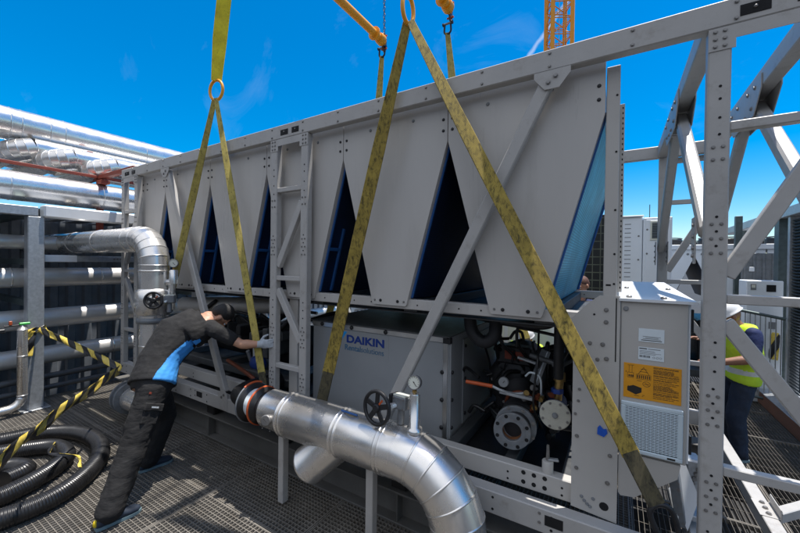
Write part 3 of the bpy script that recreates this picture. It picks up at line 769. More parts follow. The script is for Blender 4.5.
for k in range(7):
    mb = MB(); p = Vector((r3.uniform(-.95, -.30), r3.uniform(.55, .9), r3.uniform(.60, .9))); mb.box(p, p + Vector((r3.uniform(.05, .12), .08, r3.uniform(.05, .16))), ('black_steel', 'shade_steel')[k % 2], .01)
    mb.lathe([(.03, 0), (.03, .02), (.02, .024), (.02, .05)], p + Vector((.03, -.002, .03)), (0, -1, 0), 'black_steel', 12); mb.build('junction_box', CH)
# darker, cluttered left half of the machine bay
mb = MB()
mb.lathe([(.02, 0), (.25, .02), (.25, 1.9), (.02, 1.92)], (-5.1, .9, .95), (1, 0, 0), 'insulation_black', 32); mb.lathe([(.27, 0), (.27, .05)], (-4.2, .9, .95), (1, 0, 0), 'black_steel', 32)
mb.build('evaporator', CH)
mb = MB(); mb.tube([(-5.55, .62, 1.33), (-3.27, .75, 1.46)], .105, 'dull_cladding', 24); mb.lathe([(.108, 0), (.111, .02), (.108, .16)], (-3.43, .741, 1.451), (2.28, .13, .13), 'label_white', 24); mb.build('clad_water_pipe', CH)
mb = MB()
for k in range(26):
    x = rnd.uniform(-5.4, -3.0); y = rnd.uniform(.3, 1.2); z = rnd.uniform(.75, 1.3)
    mb.tube(spline([(x, y, z), (x + rnd.uniform(-.3, .3), y + .1, z + rnd.uniform(-.2, .25)), (x + rnd.uniform(-.5, .5), y + .2, z + rnd.uniform(-.3, .3))]), rnd.uniform(.008, .03), ('black_rubber', 'black_steel', 'shade_steel', 'galvanised')[k % 4 if k % 8 < 6 else 0], 8)
for k in range(12):
    x = rnd.uniform(-4.6, -3.0); mb.box((x, rnd.uniform(.3, .6), rnd.uniform(.85, 1.15)), (x + .08, .7, rnd.uniform(1.16, 1.28)), ('black_steel', 'shade_steel')[k % 2], .01)
mb.build('pipework', CH)
mb = MB(); mb.tube(spline([(-3.95, .30, .80), (-3.7, .25, .78), (-3.45, .22, .74), (-3.28, .2, .70), (-3.22, .2, .64)]), .022, 'copper_red', 12); mb.build('red_pipe', CH)
mb = MB(); mb.ball((-3.55, .42, .80), (.12, .08, .09), 'valve_blue', 20, 12); mb.cyl((-3.55, .42, .88), (-3.55, .42, .98), .03, 'valve_blue', 12); mb.build('pump_head', CH)
mb = MB(); mb.box((-5.6, .30, .664), (-2.7, .42, .75), 'shade_steel', .01); mb.box((-4.2, .42, .664), (-4.1, 2.1, .75), 'shade_steel', .01); mb.build('pump_base', CH)

# ------------------------------------------------------------------ clad pipes
AL = 'aluminium_cladding'
def bead(mb, c, axis, r, w=.012, h=.006):
    c = Vector(c); a = Vector(axis).normalized()
    mb.lathe([(r - .002, -w), (r + h, -w * .4), (r + h, w * .4), (r - .002, w)], c, a, AL, 40)
def gores(mb, cen, Rb, r, a0, a1, n, u, v):
    """lobster-back bend: n straight gores with a raised bead on every joint"""
    P = arc(cen, Rb, a0, a1, n, u, v); u = Vector(u); v = Vector(v)
    for i in range(n):
        d = (P[i + 1] - P[i]); L = d.length; mid = (P[i] + P[i + 1]) / 2
        ai = a0 + (a1 - a0) * i / n; aj = a0 + (a1 - a0) * (i + 1) / n; vs = []; fs = []; K = 40
        w = u.cross(v).normalized()
        for aa in (ai, aj):
            rad = u * math.cos(aa) + v * math.sin(aa)
            for k in range(K):
                t = 2 * math.pi * k / K; vs.append(Vector(cen) + rad * (Rb + r * math.cos(t)) + w * (r * math.sin(t)))
        for k in range(K):
            k2 = (k + 1) % K; fs.append((k, k2, K + k2, K + k))
        tst = (vs[1] - vs[0]).cross(vs[K] - vs[0])
        if tst.dot(vs[0] - mid) < 0: fs = [f[::-1] for f in fs]
        mb.raw(vs, fs, AL, True)
        tang = (u * -math.sin(aj) + v * math.cos(aj)) * (1 if a1 > a0 else -1)
        bead(mb, P[i + 1], tang, r, .008, .004)
def gauge(root, c, face, r=.042, stem_to=None, name='pressure_gauge'):
    mb = MB(); f = Vector(face).normalized(); c = Vector(c)
    mb.lathe([(r * .9, -.022), (r, -.018), (r * 1.04, .012), (r * 1.04, .018), (r * .92, .020), (r * .90, .014)], c, f, 'bolt_steel', 30)
    mb.lathe([(.0005, .0145), (r * .91, .0140)], c, f, 'gauge_face', 30)
    d, s, u = frame_of(f)
    for k in range(11):
        a = R(-130 + 26 * k); dr = s * math.sin(a) + u * math.cos(a)
        mb.beam(c + f * .0155 + dr * r * .66, c + f * .0155 + dr * r * .80, .002, .001, 'ink_black', up=f, bev=.0002)
    dr = (s * -.65 - u * .75).normalized(); mb.beam(c + f * .016 - dr * r * .2, c + f * .016 + dr * r * .66, .004, .001, 'ink_black', up=f, bev=.0002)
    mb.ball(c + f * .016, .004, 'ink_black', 8, 6)
    if stem_to: mb.cyl(c - Vector((0, 0, r)), stem_to, .009, 'brass', 10); mb.lathe([(.016, 0), (.016, .014)], c - Vector((0, 0, r + .02)), (0, 0, 1), 'brass', 6, False)
    return mb.build(name, root)
def handwheel(root, c, axis, r, box_at, name='handwheel'):
    mb = MB(); a = Vector(axis).normalized(); c = Vector(c); d, s, u = frame_of(a)
    mb.torus(c, a, r, .013, 'black_steel', 40, 10); mb.lathe([(.028, -.012), (.028, .012), (.02, .018)], c, a, 'black_steel', 20)
    for k in range(5):
        t = R(90 + 72 * k); dr = s * math.cos(t) + u * math.sin(t)
        mb.beam(c + dr * .02, c + dr * (r - .004), .034, .010, 'black_steel', up=a, bev=.004)
    dr = s * math.cos(R(130)) + u * math.sin(R(130)); mb.beam(c + a * .007 + dr * .035, c + a * .007 + dr * (r * .75), .014, .003, 'valve_orange', up=a, bev=.001)
    hw = mb.build(name, root)
    b = Vector(box_at); mb = MB(); mb.cyl(c, b, .011, 'bolt_steel', 10)
    mb.obox(b, (s, a, u), (.055, .042, .042), 'flange_grey', .008); mb.obox(b + u * .046, (s, a, u), (.05, .038, .005), 'gauge_face', .003)
    mb.obox(b + s * .066, (s, a, u), (.012, .05, .046), 'black_steel', .004)
    for x, z in ((-.04, -.03), (.04, -.03), (.04, .03), (-.04, .03)): mb.bolt(b + s * x + u * z + a * .042, a, .006)
    mb.cyl(b + s * .02 - u * .02 + a * .04, b + s * .02 - u * .02 + a * .075, .012, 'label_white', 12)
    mb.cyl(b - u * .04, b - u * .14, .024, 'flange_grey', 14); mb.build('gearbox', root)
# --- supply pipe in the foreground
PY, PZ, PR = -.25, .745, .168
FP = thing('insulated_pipe', 'shiny metal clad pipe in the foreground, bending down to the floor beside the handwheel', 'pipe', (-1.7, PY, 0))
mb = MB(); X = (1, 0, 0)
mb.lathe([(PR - .012, 0), (PR - .012, .25), (PR - .004, .262), (PR, .265), (PR, 1.29)], (-2.47, PY, PZ), X, AL, 48)
mb.lathe([(.06, 0), (PR - .012, .0005)], (-2.47, PY, PZ), X, AL, 48)
for x in (-2.245, -2.205, -1.69, -1.655, -1.315, -1.285): bead(mb, (x, PY, PZ), X, PR)
mb.lathe([(PR + .001, 0), (PR + .001, .09)], (-1.285, PY, PZ), X, AL, 48)
for k in range(14): mb.ball((-2.44 + .09 * k, PY - PR * .70, PZ - PR * .70), .005, 'bolt_steel', 8, 6)
mb.build('pipe_cladding', FP)
mb = MB(); RB = .395; cx = -.785 - RB
gores(mb, (cx, PY, PZ - RB), RB, PR, R(90), R(0), 6, (1, 0, 0), (0, 0, 1))
mb.lathe([(PR, 0), (PR, PZ - RB + .6)], (-.785, PY, -.6), (0, 0, 1), AL, 48)
bead(mb, (-.785, PY, PZ - RB - .16), (0, 0, 1), PR); mb.build('elbow_cladding', FP)
mb = MB(); d = Vector((-.74, -.10, -.67)).normalized(); o = Vector((-1.68, PY - .01, PZ - .03))
mb.lathe([(.138, 0), (.138, .385), (.143, .39), (.143, .405), (.134, .411), (.0005, .416)], o, d, AL, 44); mb.build('strainer_leg', FP)
def coupling(root, x0, y, z, sg, r=.15):
    mb = MB(); A = (sg, 0, 0)
    mb.lathe([(.11, 0), (r + .012, .0), (r + .018, .01), (r + .018, .035), (r + .012, .045), (.12, .05), (.118, .13), (r - .004, .14), (r + .004, .15), (r + .004, .175), (.12, .185), (.12, .22), (r - .01, .225), (r - .01, .26), (.11, .27)], (x0, y, z), A, 'black_rubber', 44)
    mb.lathe([(.121, .055), (.121, .125)], (x0, y, z), A, 'label_white', 40)
    mb.build('rubber_joint', root)
    mb = MB(); mb.torus((x0 + sg * .158, y, z), A, r + .004, .010, 'valve_orange', 48, 10); mb.torus((x0 + sg * .023, y, z), A, r + .017, .008, 'flange_grey', 48, 10)
    mb.tube(arc((x0 + sg * .023, y, z), r + .020, R(60), R(120), 10, (0, -1, 0), (0, 0, 1)), .012, 'valve_orange', 8); mb.build('clamp_ring', root)
coupling(FP, -2.745, PY, PZ, 1)
mb = MB(); mb.tube([(-2.74, PY, PZ), (-2.95, PY + .05, PZ), (-3.06, PY + .19, PZ - .03), (-3.06, .30, PZ - .03)], .10, 'black_rubber', 24); mb.build('inlet_stub', FP)
mb = MB(); fc = Vector((.30, -.92, .12)).normalized(); c0 = Vector((-2.335, PY - PR * .93, PZ - .01))
mb.lathe([(.028, -.03), (.040, 0), (.043, .012), (.043, .022), (.036, .024)], c0, fc, 'bolt_steel', 28); mb.lathe([(.0005, .0235), (.037, .0232)], c0, fc, 'grille_white', 24)
dd, s_, u_ = frame_of(fc); mb.beam(c0 + fc * .025 - s_ * .01 - u_ * .01, c0 + fc * .025 + s_ * .018 + u_ * .014, .003, .001, 'ink_black', up=fc, bev=.0002); mb.build('thermometer', FP)
for x in (-2.325, -1.43):
    mb = MB(); mb.box((x - .03, PY - .03, .008), (x + .03, PY + .03, PZ - PR + .02), 'frame_paint', .004)
    mb.build('support_leg', FP)
handwheel(FP, (-1.335, -.335, 1.030), (-.12, -1, .10), .105, (-1.215, -.215, 1.055))
mb = MB(); mb.lathe([(.05, 0), (.05, .03), (.034, .035), (.034, .24), (.03, .25)], (-1.098, PY, PZ + PR - .015), (0, 0, 1), AL, 28); mb.build('gauge_pocket', FP)
gauge(FP, (-1.100, PY, 1.218), (.12, -1, .22), .044, (-1.098, PY, 1.12))
mb = MB(); mb.tube(spline([(-1.68, PY - .03, PZ + PR + .003), (-1.60, PY - .05, PZ + PR + .012), (-1.53, PY - .04, PZ + PR + .004)]), .007, 'coil_frame_blue', 8); mb.build('cable_tie', FP)

# --- return pipe that comes out of the rack, bends down and ends in a flange
LX, LY, LZ, LR = -4.505, -.25, 2.225, .150
LP = thing('insulated_pipe', 'shiny metal clad pipe bending down before the left frame posts, by the leaning worker', 'pipe', (LX, LY, 0))
mb = MB(); RB = .30
mb.lathe([(LR, 0), (LR, 4.2)], (LX - RB - 4.2, LY, LZ), X, AL, 44)
for x in (-4.83, -5.02, -5.9, -6.8, -7.7): bead(mb, (x, LY, LZ), X, LR)
mb.build('pipe_cladding', LP)
mb = MB(); gores(mb, (LX - RB, LY, LZ - RB), RB, LR, R(90), R(0), 6, (1, 0, 0), (0, 0, 1)); mb.build('elbow_cladding', LP)
mb = MB(); mb.lathe([(LR, 0), (LR, .62)], (LX, LY, 1.31), (0, 0, 1), AL, 44); bead(mb, (LX, LY, 1.86), (0, 0, 1), LR)
mb.lathe([(LR, 0), (LR + .035, .03), (LR + .035, .27), (LR, .30)], (LX, LY, 1.36), (0, 0, 1), AL, 44)
mb.lathe([(LR * .93, 0), (LR * .93, .84)], (LX, LY, .51), (0, 0, 1), AL, 44)
mb.lathe([(LR * .94, 0), (LR * 1.12, .01), (LR * 1.12, .06), (LR * .94, .07)], (LX, LY, 1.27), (0, 0, 1), 'flange_grey', 44)
bead(mb, (LX, LY, 1.02), (0, 0, 1), LR * .93); mb.build('riser_cladding', LP)
mb = MB(); RB2 = .21
gores(mb, (LX - RB2, LY, .51 + .0), RB2, LR * .93, R(0), R(-90), 5, (1, 0, 0), (0, 0, 1))
mb.lathe([(LR * .93, 0), (LR * .93, .30)], (LX - RB2 - .30, LY, .30), X, AL, 44); mb.build('lower_elbow', LP)
mb = MB(); mb.lathe([(.10, -.02), (.10, .0), (.19, 0), (.19, .03), (.165, .035), (.165, .10), (.19, .105), (.19, .13), (.10, .14)], (-5.16, LY, .30), X, 'flange_grey', 40, False)
mb.lathe([(.101, 0), (.101, .05)], (-5.19, LY, .30), X, 'rust', 30); mb.build('end_flange', LP)
handwheel(LP, (-4.305, -.345, 1.545), (.75, -.66, .05), .085, (-4.235, -.215, 1.55))
mb = MB(); mb.tube([(-4.45, -.20, 1.73), (-4.33, -.13, 1.73)], .042, AL, 20); mb.lathe([(.046, 0), (.046, .15), (.036, .16)], (-4.33, -.13, 1.715), (0, 0, 1), AL, 24); mb.tube([(-4.345, -.14, 1.72), (-4.345, -.14, 1.42)], .036, AL, 16); mb.build('gauge_pocket', LP)
gauge(LP, (-4.33, -.13, 1.95), (.75, -.66, .08), .048, (-4.33, -.13, 1.86))

# ------------------------------------------------------------------ lifting slings
def ring(root, c, axis, r=.085, sy=1.25):
    mb = MB(); mb.torus(c, axis, r, .015, 'orange_paint', 40, 10, 1., sy); return mb.build('master_link', root)
def shackle(root, c, down, face):
    c = Vector(c); d = Vector(down).normalized(); f = Vector(face).normalized(); s = d.cross(f).normalized(); mb = MB()
    pts = [c + s * .045 + d * .12, c + s * .050 + d * .06]
    for k in range(9):
        a = math.pi * k / 8; pts.append(c + s * (.052 * math.cos(a)) - d * (.05 * math.sin(a)) + d * .02)
    pts += [c - s * .050 + d * .06, c - s * .045 + d * .12]
    mb.tube(pts, .014, 'black_steel', 10); mb.cyl(c + s * .08 + d * .12, c - s * .08 + d * .12, .015, 'bolt_steel', 12); mb.lathe([(.024, 0), (.024, .02)], c + s * .062 + d * .12, s, 'black_steel', 6, False); mb.lathe([(.024, 0), (.024, .016)], c - s * .078 + d * .12, s, 'black_steel', 6, False)
    return mb.build('shackle', root)
def leg(root, top, bot, w, m, sleeve, wd, sag=.0):
    top = Vector(top); bot = Vector(bot); n = 40
    pts = [top.lerp(bot, k / n) + Vector((0, -sag * math.sin(math.pi * k / n), 0)) for k in range(n + 1)]
    k0 = int(n * (1 - sleeve)); ww = [w * (.62 + .38 * min(1, k / 12)) for k in range(n + 1)]
    mb = MB(); mb.strap(pts[:k0 + 1], ww[:k0 + 1], .012, wd, m); o = mb.build('strap_leg', root)
    if k0 < n: mb = MB(); mb.strap([pts[k0].lerp(pts[k0 - 1], .2)] + pts[k0 + 1:], w * .92, .018, wd, 'web_sleeve'); mb.build('wear_sleeve', o)
S1 = thing('lifting_sling', 'yellow two leg webbing sling with an orange ring, hanging over the leaning worker', 'lifting sling', (-3.66, -.06, .6), 'yellow slings on the crane')
ring(S1, (-3.655, -.05, 3.79), (.25, -1, 0))
mb = MB(); mb.strap([(-3.655, -.05, 3.885), (-3.60, -.05, 4.30), (-3.53, -.05, 4.70), (-3.42, -.05, 5.40)], [.10, .135, .135, .135], .014, (.5, .87, 0), 'web_yellow'); mb.build('hanger_strap', S1)
leg(S1, (-3.675, -.055, 3.70), (-4.86, -.07, .72), .078, 'web_old', .10, (.80, .6, 0))
leg(S1, (-3.645, -.06, 3.70), (-2.80, -.035, .60), .068, 'web_old', .09, (.80, .5, 0))
shackle(S1, (-4.88, -.07, .66), (-.2, 0, -1), (0, -1, 0)); shackle(S1, (-2.79, -.03, .56), (.2, 0, -1), (0, -1, 0))
S2 = thing('lifting_sling', 'grimy yellow two leg webbing sling crossing the cabinet grille and the panel beside the lettering', 'lifting sling', (-1.29, -.06, .6), 'yellow slings on the crane')
ring(S2, (-1.30, -.06, 3.79), (.93, -.10, 0), .065, 1.6)
mb = MB(); mb.strap([(-1.32, -.05, 3.88), (-1.5, -.05, 4.4), (-2.02, -.05, 5.40)], [.10, .135, .135], .014, (.5, .87, 0), 'web_yellow'); mb.build('hanger_strap', S2)
leg(S2, (-1.305, -.06, 3.70), (-2.085, -.075, .78), .098, 'web_dirty', .085, (.9, .45, 0))
leg(S2, (-1.280, -.06, 3.70), (.185, -.075, .80), .088, 'web_dirty', .075, (.9, .3, 0), .02)
shackle(S2, (-2.09, -.07, .72), (-.2, 0, -1), (0, -1, 0)); shackle(S2, (.20, -.07, .77), (.35, 0, -1), (.25, -1, .2))
mb = MB(); mb.strap([(.225, -.07, .66), (.275, -.075, .55), (.30, -.07, .43)], .035, .012, (1, .2, 0), 'red_oxide'); mb.build('shackle_strop', S2)
for xt, xb, lab in ((-3.27, -3.40, 'thin webbing sling behind the top rail, below the long orange spreader bar'), (-2.13, -1.98, 'thin webbing sling behind the top rail, below the orange bar seen end on')):
    s = thing('lifting_sling', lab, 'lifting sling', (xb, 2.5, .6), 'yellow slings on the crane')
    mb = MB(); mb.strap([(xt, 2.46, 5.30), (xt * .5 + xb * .5, 2.48, 4.6), (xb, 2.50, 3.86)], [.07, .11, .12], .014, (.8, .5, 0), 'web_old'); mb.build('hanger_strap', s)
    ring(s, (xb, 2.50, 3.79), (.2, -1, 0)); leg(s, (xb - .02, 2.505, 3.70), (xb - 1.1, 2.50, .72), .12, 'web_old', .1, (.8, .5, 0)); leg(s, (xb + .02, 2.505, 3.70), (xb + 1.1, 2.50, .72), .12, 'web_old', .1, (.8, .5, 0))
    shackle(s, (xt, 2.46, 5.31), (0, 0, 1), (0, -1, 0))
def chain(root, p, q, pitch=.055):
    p = Vector(p); q = Vector(q); d, s, u = frame_of(q - p); n = int((q - p).length / pitch); mb = MB()
    for k in range(n):
        c = p + d * (k + .5) * pitch; a = s if k % 2 else u; b = u if k % 2 else s
        pts = [c + d * (.028 * math.cos(t)) + a * (.017 * math.sin(t)) for t in [2 * math.pi * i / 10 for i in range(10)]]
        mb.tube(pts, .006, 'chain_steel', 6, closed=True)
    mb.build('hoist_chain', root)
for X0, lab in ((-3.23, 'orange tubular spreader bar with a collar, hanging high on the left of the sling ring'), (-2.09, 'orange spreader bar seen end on, high up between the slings')):
    s = thing('spreader_bar', lab, 'spreader bar', (X0, 1.2, 5.50), 'orange spreader bars')
    zt = 5.50 if X0 < -3 else 5.60
    mb = MB(); mb.tube([(X0, -.12, zt), (X0, 2.44, zt)], .058, 'crane_yellow', 20); mb.lathe([(.10, 0), (.10, .02)], (X0, 2.18, zt), (0, 1, 0), 'crane_yellow', 24, False); mb.lathe([(.10, 0), (.10, .02)], (X0, .12, zt), (0, 1, 0), 'crane_yellow', 24, False); mb.lathe([(.075, 0), (.085, .04), (.085, .10)], (X0, 2.30, zt), (0, 1, 0), 'orange_paint', 20); mb.build('bar', s)
    for y in (-.05, 2.46):
        mb = MB(); mb.beam((X0, y - .06, zt), (X0, y + .06, zt), .02, .18, 'chain_steel')
        for z in (-.10, .10):
            mb.torus((X0, y, zt + z), (1, 0, 0), .035, .012, 'chain_steel', 16, 8, 1, 1.3); mb.cyl((X0 - .05, y, zt + z), (X0 + .05, y, zt + z), .014, 'valve_orange', 10)
        mb.build('end_lug', s); chain(s, (X0, y, zt + .13), (X0 - .02, y, zt + 1.5))
    chain(s, (X0, -.05, zt + 1.5), (X0, 1.2, zt + 2.6)); chain(s, (X0, 2.46, zt + 1.5), (X0, 1.2, zt + 2.6))
# tower crane mast
TC = thing('tower_crane', 'orange lattice crane mast rising far behind the frame', 'tower crane', (-3.6, 25, -.6))
mb = MB(); hw = .66; mx, my = -3.78, 25.0
rot = Matrix.Rotation(R(28), 3, 'Z')
cor = [Vector((mx, my, 0)) + rot @ Vector((a * hw, b * hw, 0)) for a, b in ((-1, -1), (1, -1), (1, 1), (-1, 1))]
for c in cor: mb.beam((c.x, c.y, -.6), (c.x, c.y, 40), .25, .25, 'crane_yellow', bev=.01)
mb.build('mast_leg', TC); mb = MB(); z = 0
while z < 39:
    for k in range(4):
        a, b = cor[k], cor[(k + 1) % 4]
        mb.beam((a.x, a.y, z), (b.x, b.y, z), .055, .055, 'crane_yellow', bev=.004); mb.beam((a.x, a.y, z + .14), (b.x, b.y, z + .14), .03, .03, 'crane_yellow', bev=.004)
        mb.beam((a.x, a.y, z + .05), (b.x, b.y, z + 1.05), .055, .055, 'crane_yellow', bev=.004)
        if k == 0: mb.beam((a.x, a.y, z + .2), (b.x, b.y, z + 1.2), .03, .03, 'crane_yellow', bev=.004)
    z += 1.12
mb.build('mast_lattice', TC)
mb = MB(); c = Vector((mx + .2, my, 0)); mb.beam((c.x - .18, c.y, -.6), (c.x - .18, c.y, 39), .04, .04, 'galvanised'); mb.beam((c.x + .18, c.y, -.6), (c.x + .18, c.y, 39), .04, .04, 'galvanised'); mb.build('mast_ladder', TC)
# ------------------------------------------------------------------ left: pipe rack, pipes, wall
def ypipe(x, z, r, y0, y1, label, seams=(), m=AL, group='pipes on the left rack'):
    t = thing('insulated_pipe', label, 'pipe', (x, (y0 + y1) / 2, z), group); mb = MB()
    mb.lathe([(r, 0), (r, y1 - y0)], (x, y0, z), (0, 1, 0), m, 44)
    mb.build('pipe_cladding', t)
    for s in seams: mb = MB(); bead(mb, (x, s, z), (0, 1, 0), r); mb.build('joint_band', t)
    return t
sm = lambda o, st: [o + st * k for k in range(8)]
ypipe(-8.0, 4.045, .246, -4.5, 9, 'topmost wide silver pipe against the sky on the left', [-.74, -.62, -.30, -.12, 1.06, 2.3, 3.4])
ypipe(-7.2, 2.995, .203, -4.5, 9, 'wide silver pipe under the red steel beam on the left', sm(-1.9, 1.02))
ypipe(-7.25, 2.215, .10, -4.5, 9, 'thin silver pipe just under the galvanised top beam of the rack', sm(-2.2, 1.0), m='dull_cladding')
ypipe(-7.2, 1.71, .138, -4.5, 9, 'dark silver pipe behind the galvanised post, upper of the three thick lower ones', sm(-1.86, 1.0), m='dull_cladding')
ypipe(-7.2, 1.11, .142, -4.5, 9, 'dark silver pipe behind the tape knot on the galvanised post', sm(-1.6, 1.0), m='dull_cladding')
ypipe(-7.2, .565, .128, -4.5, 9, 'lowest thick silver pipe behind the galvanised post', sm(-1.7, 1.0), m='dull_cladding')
ypipe(-6.95, .30, .042, -4.5, 9, 'thin pipe running low above the deck, upper of two', m='shade_steel', group='thin pipes near the deck')
ypipe(-6.88, .16, .036, -4.5, 9, 'thin pipe running low above the deck, lower of two', m='shade_steel', group='thin pipes near the deck')
for k, (x, z, yb, lab) in enumerate(((-7.80, 3.70, -.50, 'silver bent pipe under the topmost pipe, first of three elbows from the left'), (-7.50, 3.60, -.12, 'silver bent pipe under the topmost pipe, middle of three elbows'), (-7.22, 3.52, .34, 'silver bent pipe under the topmost pipe, elbow nearest the red steel joint'))):
    t = thing('insulated_pipe', lab, 'pipe', (x, 2, z), 'bent pipes under the topmost pipe'); r = .155; mb = MB()
    mb.lathe([(r, 0), (r, 8.5 - yb)], (x, yb, z), (0, 1, 0), AL, 36)
    for s in sm(yb + .02, .42)[:6]: bead(mb, (x, s, z), (0, 1, 0), r, .008, .004)
    mb.build('pipe_cladding', t); mb = MB(); RB = .26
    gores(mb, (x - RB, yb, z), RB, r, R(0), R(-90), 6, (1, 0, 0), (0, .94, .34))
    e = Vector((x - RB, yb, z)) + Vector((0, -.94, -.34)) * RB
    mb.lathe([(r, 0), (r, 1.6)], e, (-1, 0, 0), AL, 36); mb.build('elbow_cladding', t)
ypipe(-8.7, 3.66, .16, -4.5, 9, 'silver pipe almost hidden behind the three bent pipes on the left', sm(-1.4, .9))
RK = thing('pipe_rack', 'galvanised steel pipe rack with a thick post in front of the silver pipes', 'pipe rack', (-6.58, .6, 0))
for y in (-.76, 1.4, 3.6, 5.8):
    mb = MB(); mb.box((-6.66, y - .08, .012), (-6.50, y + .08, 2.535), 'galvanised', .008); mb.box((-6.72, y - .14, .0), (-6.44, y + .14, .012), 'galvanised', .002); mb.build('post', RK)
    mb = MB(); mb.box((-8.9, y - .04, 1.90), (-6.665, y + .04, 1.98), 'dark_galvanised', .004); mb.box((-8.9, y - .04, 1.34), (-6.665, y + .04, 1.42), 'dark_galvanised', .004); mb.box((-8.9, y - .04, .36), (-6.665, y + .04, .43), 'dark_galvanised', .004); mb.build('cross_arm', RK)
    for z in (2.55,): MB().box((-8.9, y - .05, z), (-6.665, y + .05, z + .10), 'dark_galvanised', .004).build('cross_arm', RK)
mb = MB(); mb.box((-6.64, -4.5, 2.54), (-6.50, -.74, 2.66), 'galvanised', .006); mb.build('top_beam', RK)
mb = MB()
for y0, y1 in ((-4.5, -1.35), (-1.2, -.83), (-.66, -.29), (-.12, .05), (.15, .40), (.54, .85), (1.02, 1.3), (1.5, 2.), (2.2, 5.5)): mb.box((-8.95, y0, 2.665), (-6.66, y1, 2.675), 'dark_wall', .001)  # sheets added to shade the rack pipes, gaps let sun spots through
mb.build('shade_sheet', RK)
for y in (-.76, 3.6):
    mb = MB(); mb.box((-8.9, y - .05, 0), (-8.8, y + .05, 3.7), 'dark_galvanised', .004); mb.build('rear_post', RK)
t = thing('cable_tray', 'white covered cable tray along the top of the pipe rack', 'cable tray', (-6.54, .8, 2.6)); mb = MB()
mb.box((-6.63, -.70, 2.53), (-6.44, 4.5, 2.695), 'cable_cover', .018); mb.build('cover', t)
t = thing('cable_tray', 'narrow grey cable tray with a white end beside the galvanised post', 'cable tray', (-6.6, .3, 1.97)); mb = MB()
mb.box((-6.68, -.66, 1.94), (-6.58, -.32, 2.035), 'cable_cover', .006); mb.box((-6.68, -.318, 1.945), (-6.585, .9, 2.03), 'galvanised', .006)
for y in (.12, .16, .20): mb.bolt((-6.585, y, 1.99), (1, 0, 0), .012)
mb.build('cover', t)
RS = thing('steel_support', 'red painted steel support frame under the topmost pipes', 'steel frame', (-7.2, .1, 2.6))
mb = MB(); mb.box((-7.23, -4.5, 3.295), (-7.17, 2.5, 3.335), 'red_oxide', .006); mb.build('beam', RS)
mb = MB(); mb.box((-8.4, .10, 3.28), (-7.245, .18, 3.34), 'red_oxide', .006); mb.box((-7.155, .10, 3.28), (-5.95, .18, 3.34), 'red_oxide', .006); mb.build('cross_beam', RS)
mb = MB(); mb.box((-7.24, .10, 2.3), (-7.16, .18, 3.274), 'red_oxide', .006); mb.box((-7.155, .08, 3.19), (-6.98, .2, 3.25), 'red_oxide', .006); mb.build('post', RS)
mb = MB(); mb.box((-8.4, .10, 3.345), (-7.6, .18, 3.80), 'red_oxide', .006); mb.build('bracket', RS)
# ribbed wall
mb = MB(); poly = []; y = -6
while y < 10:
    poly += [(y, -8.98), (y + .10, -8.98), (y + .13, -9.03), (y + .22, -9.03)]; y += .25
poly += [(10, -9.1), (-6, -9.1)]
mb.prism(poly, (0, 0, -.6), (0, 1, 0), (1, 0, 0), (0, 0, 3.4), 'dark_wall'); tag(mb.build('ribbed_wall', org=(-9, 2, -.6)), 'dark ribbed sheet metal wall behind the pipe rack', 'wall')
# drain pipe with green cap
t = thing('drain_pipe', 'slim vertical silver pipe with a green cap beside the galvanised post', 'pipe', (-6.42, -.90, .06)); mb = MB()
mb.tube([(-6.42, -.90, 1.08), (-6.42, -.90, .24)] + arc((-6.42, -1.04, .24), .14, 0, R(-80), 6, (0, 1, 0), (0, 0, 1)) + [(-6.42, -1.9, .08)], .050, AL, 20); mb.lathe([(.052, 0), (.03, .03), (.012, .04), (.012, .06)], (-6.42, -.90, 1.08), (0, 0, 1), AL, 20)
for z in (.25, .75): bead(mb, (-6.42, -.90, z), (0, 0, 1), .05, .006, .004)
mb.build('pipe', t); mb = MB(); mb.beam((-6.42, -.93, 1.155), (-6.42, -.83, 1.155), .03, .03, 'green_plastic', bev=.008); mb.build('cap', t)
mb = MB(); mb.tube([(-6.42, -1.06, 1.14), (-6.42, -.92, 1.14)], .010, 'black_steel', 8); mb.box((-6.44, -1.12, 1.06), (-6.40, -1.05, 1.11), 'black_steel', .008); mb.box((-6.43, -1.02, 1.15), (-6.41, -.99, 1.20), 'valve_orange', .004); mb.build('tap', t)
# hose coil
def hose(pts, r, label, name='hose'):
    P = spline(pts, 40); L = 0; out = [P[0]]
    step = .0042
    acc = 0
    for i in range(1, len(P)):
        seg = P[i] - P[i - 1]; l = seg.length
        while acc + step <= l:
            acc += step; out.append(P[i - 1] + seg * (acc / l))
        acc -= l
    rad = [r * (1 + (.035 if k % 4 < 2 else -.02)) for k in range(len(out))]
    mb = MB(); mb.tube(out, r, 'black_rubber', 18, rad=rad); return tag(mb.build(name, org=tuple(out[0])), label, 'hose')
zz = .080
hose([(-6.1, -2.2, zz), (-5.60, -1.55, zz), (-5.457, -1.263, zz), (-5.37, -1.045, zz), (-5.19, -.86, zz), (-4.93, -.75, zz), (-4.60, -.73, zz), (-4.26, -.82, zz), (-4.02, -.98, zz), (-3.84, -1.19, zz), (-3.78, -1.42, zz), (-3.86, -1.66, zz), (-4.15, -1.9, zz), (-4.7, -2.02, zz), (-5.15, -1.72, zz + .02), (-5.13, -1.38, zz), (-5.0, -1.16, zz), (-4.86, -1.02, zz), (-4.68, -.98, zz), (-4.48, -1.02, zz), (-4.32, -1.16, zz), (-4.20, -1.36, zz), (-4.18, -1.56, zz), (-4.35, -1.76, zz + .04), (-4.65, -1.74, zz + .02), (-4.76, -1.52, zz), (-4.70, -1.34, zz), (-4.52, -1.28, zz), (-4.45, -1.42, zz)], .073, 'coiled black corrugated hose lying on the grating')
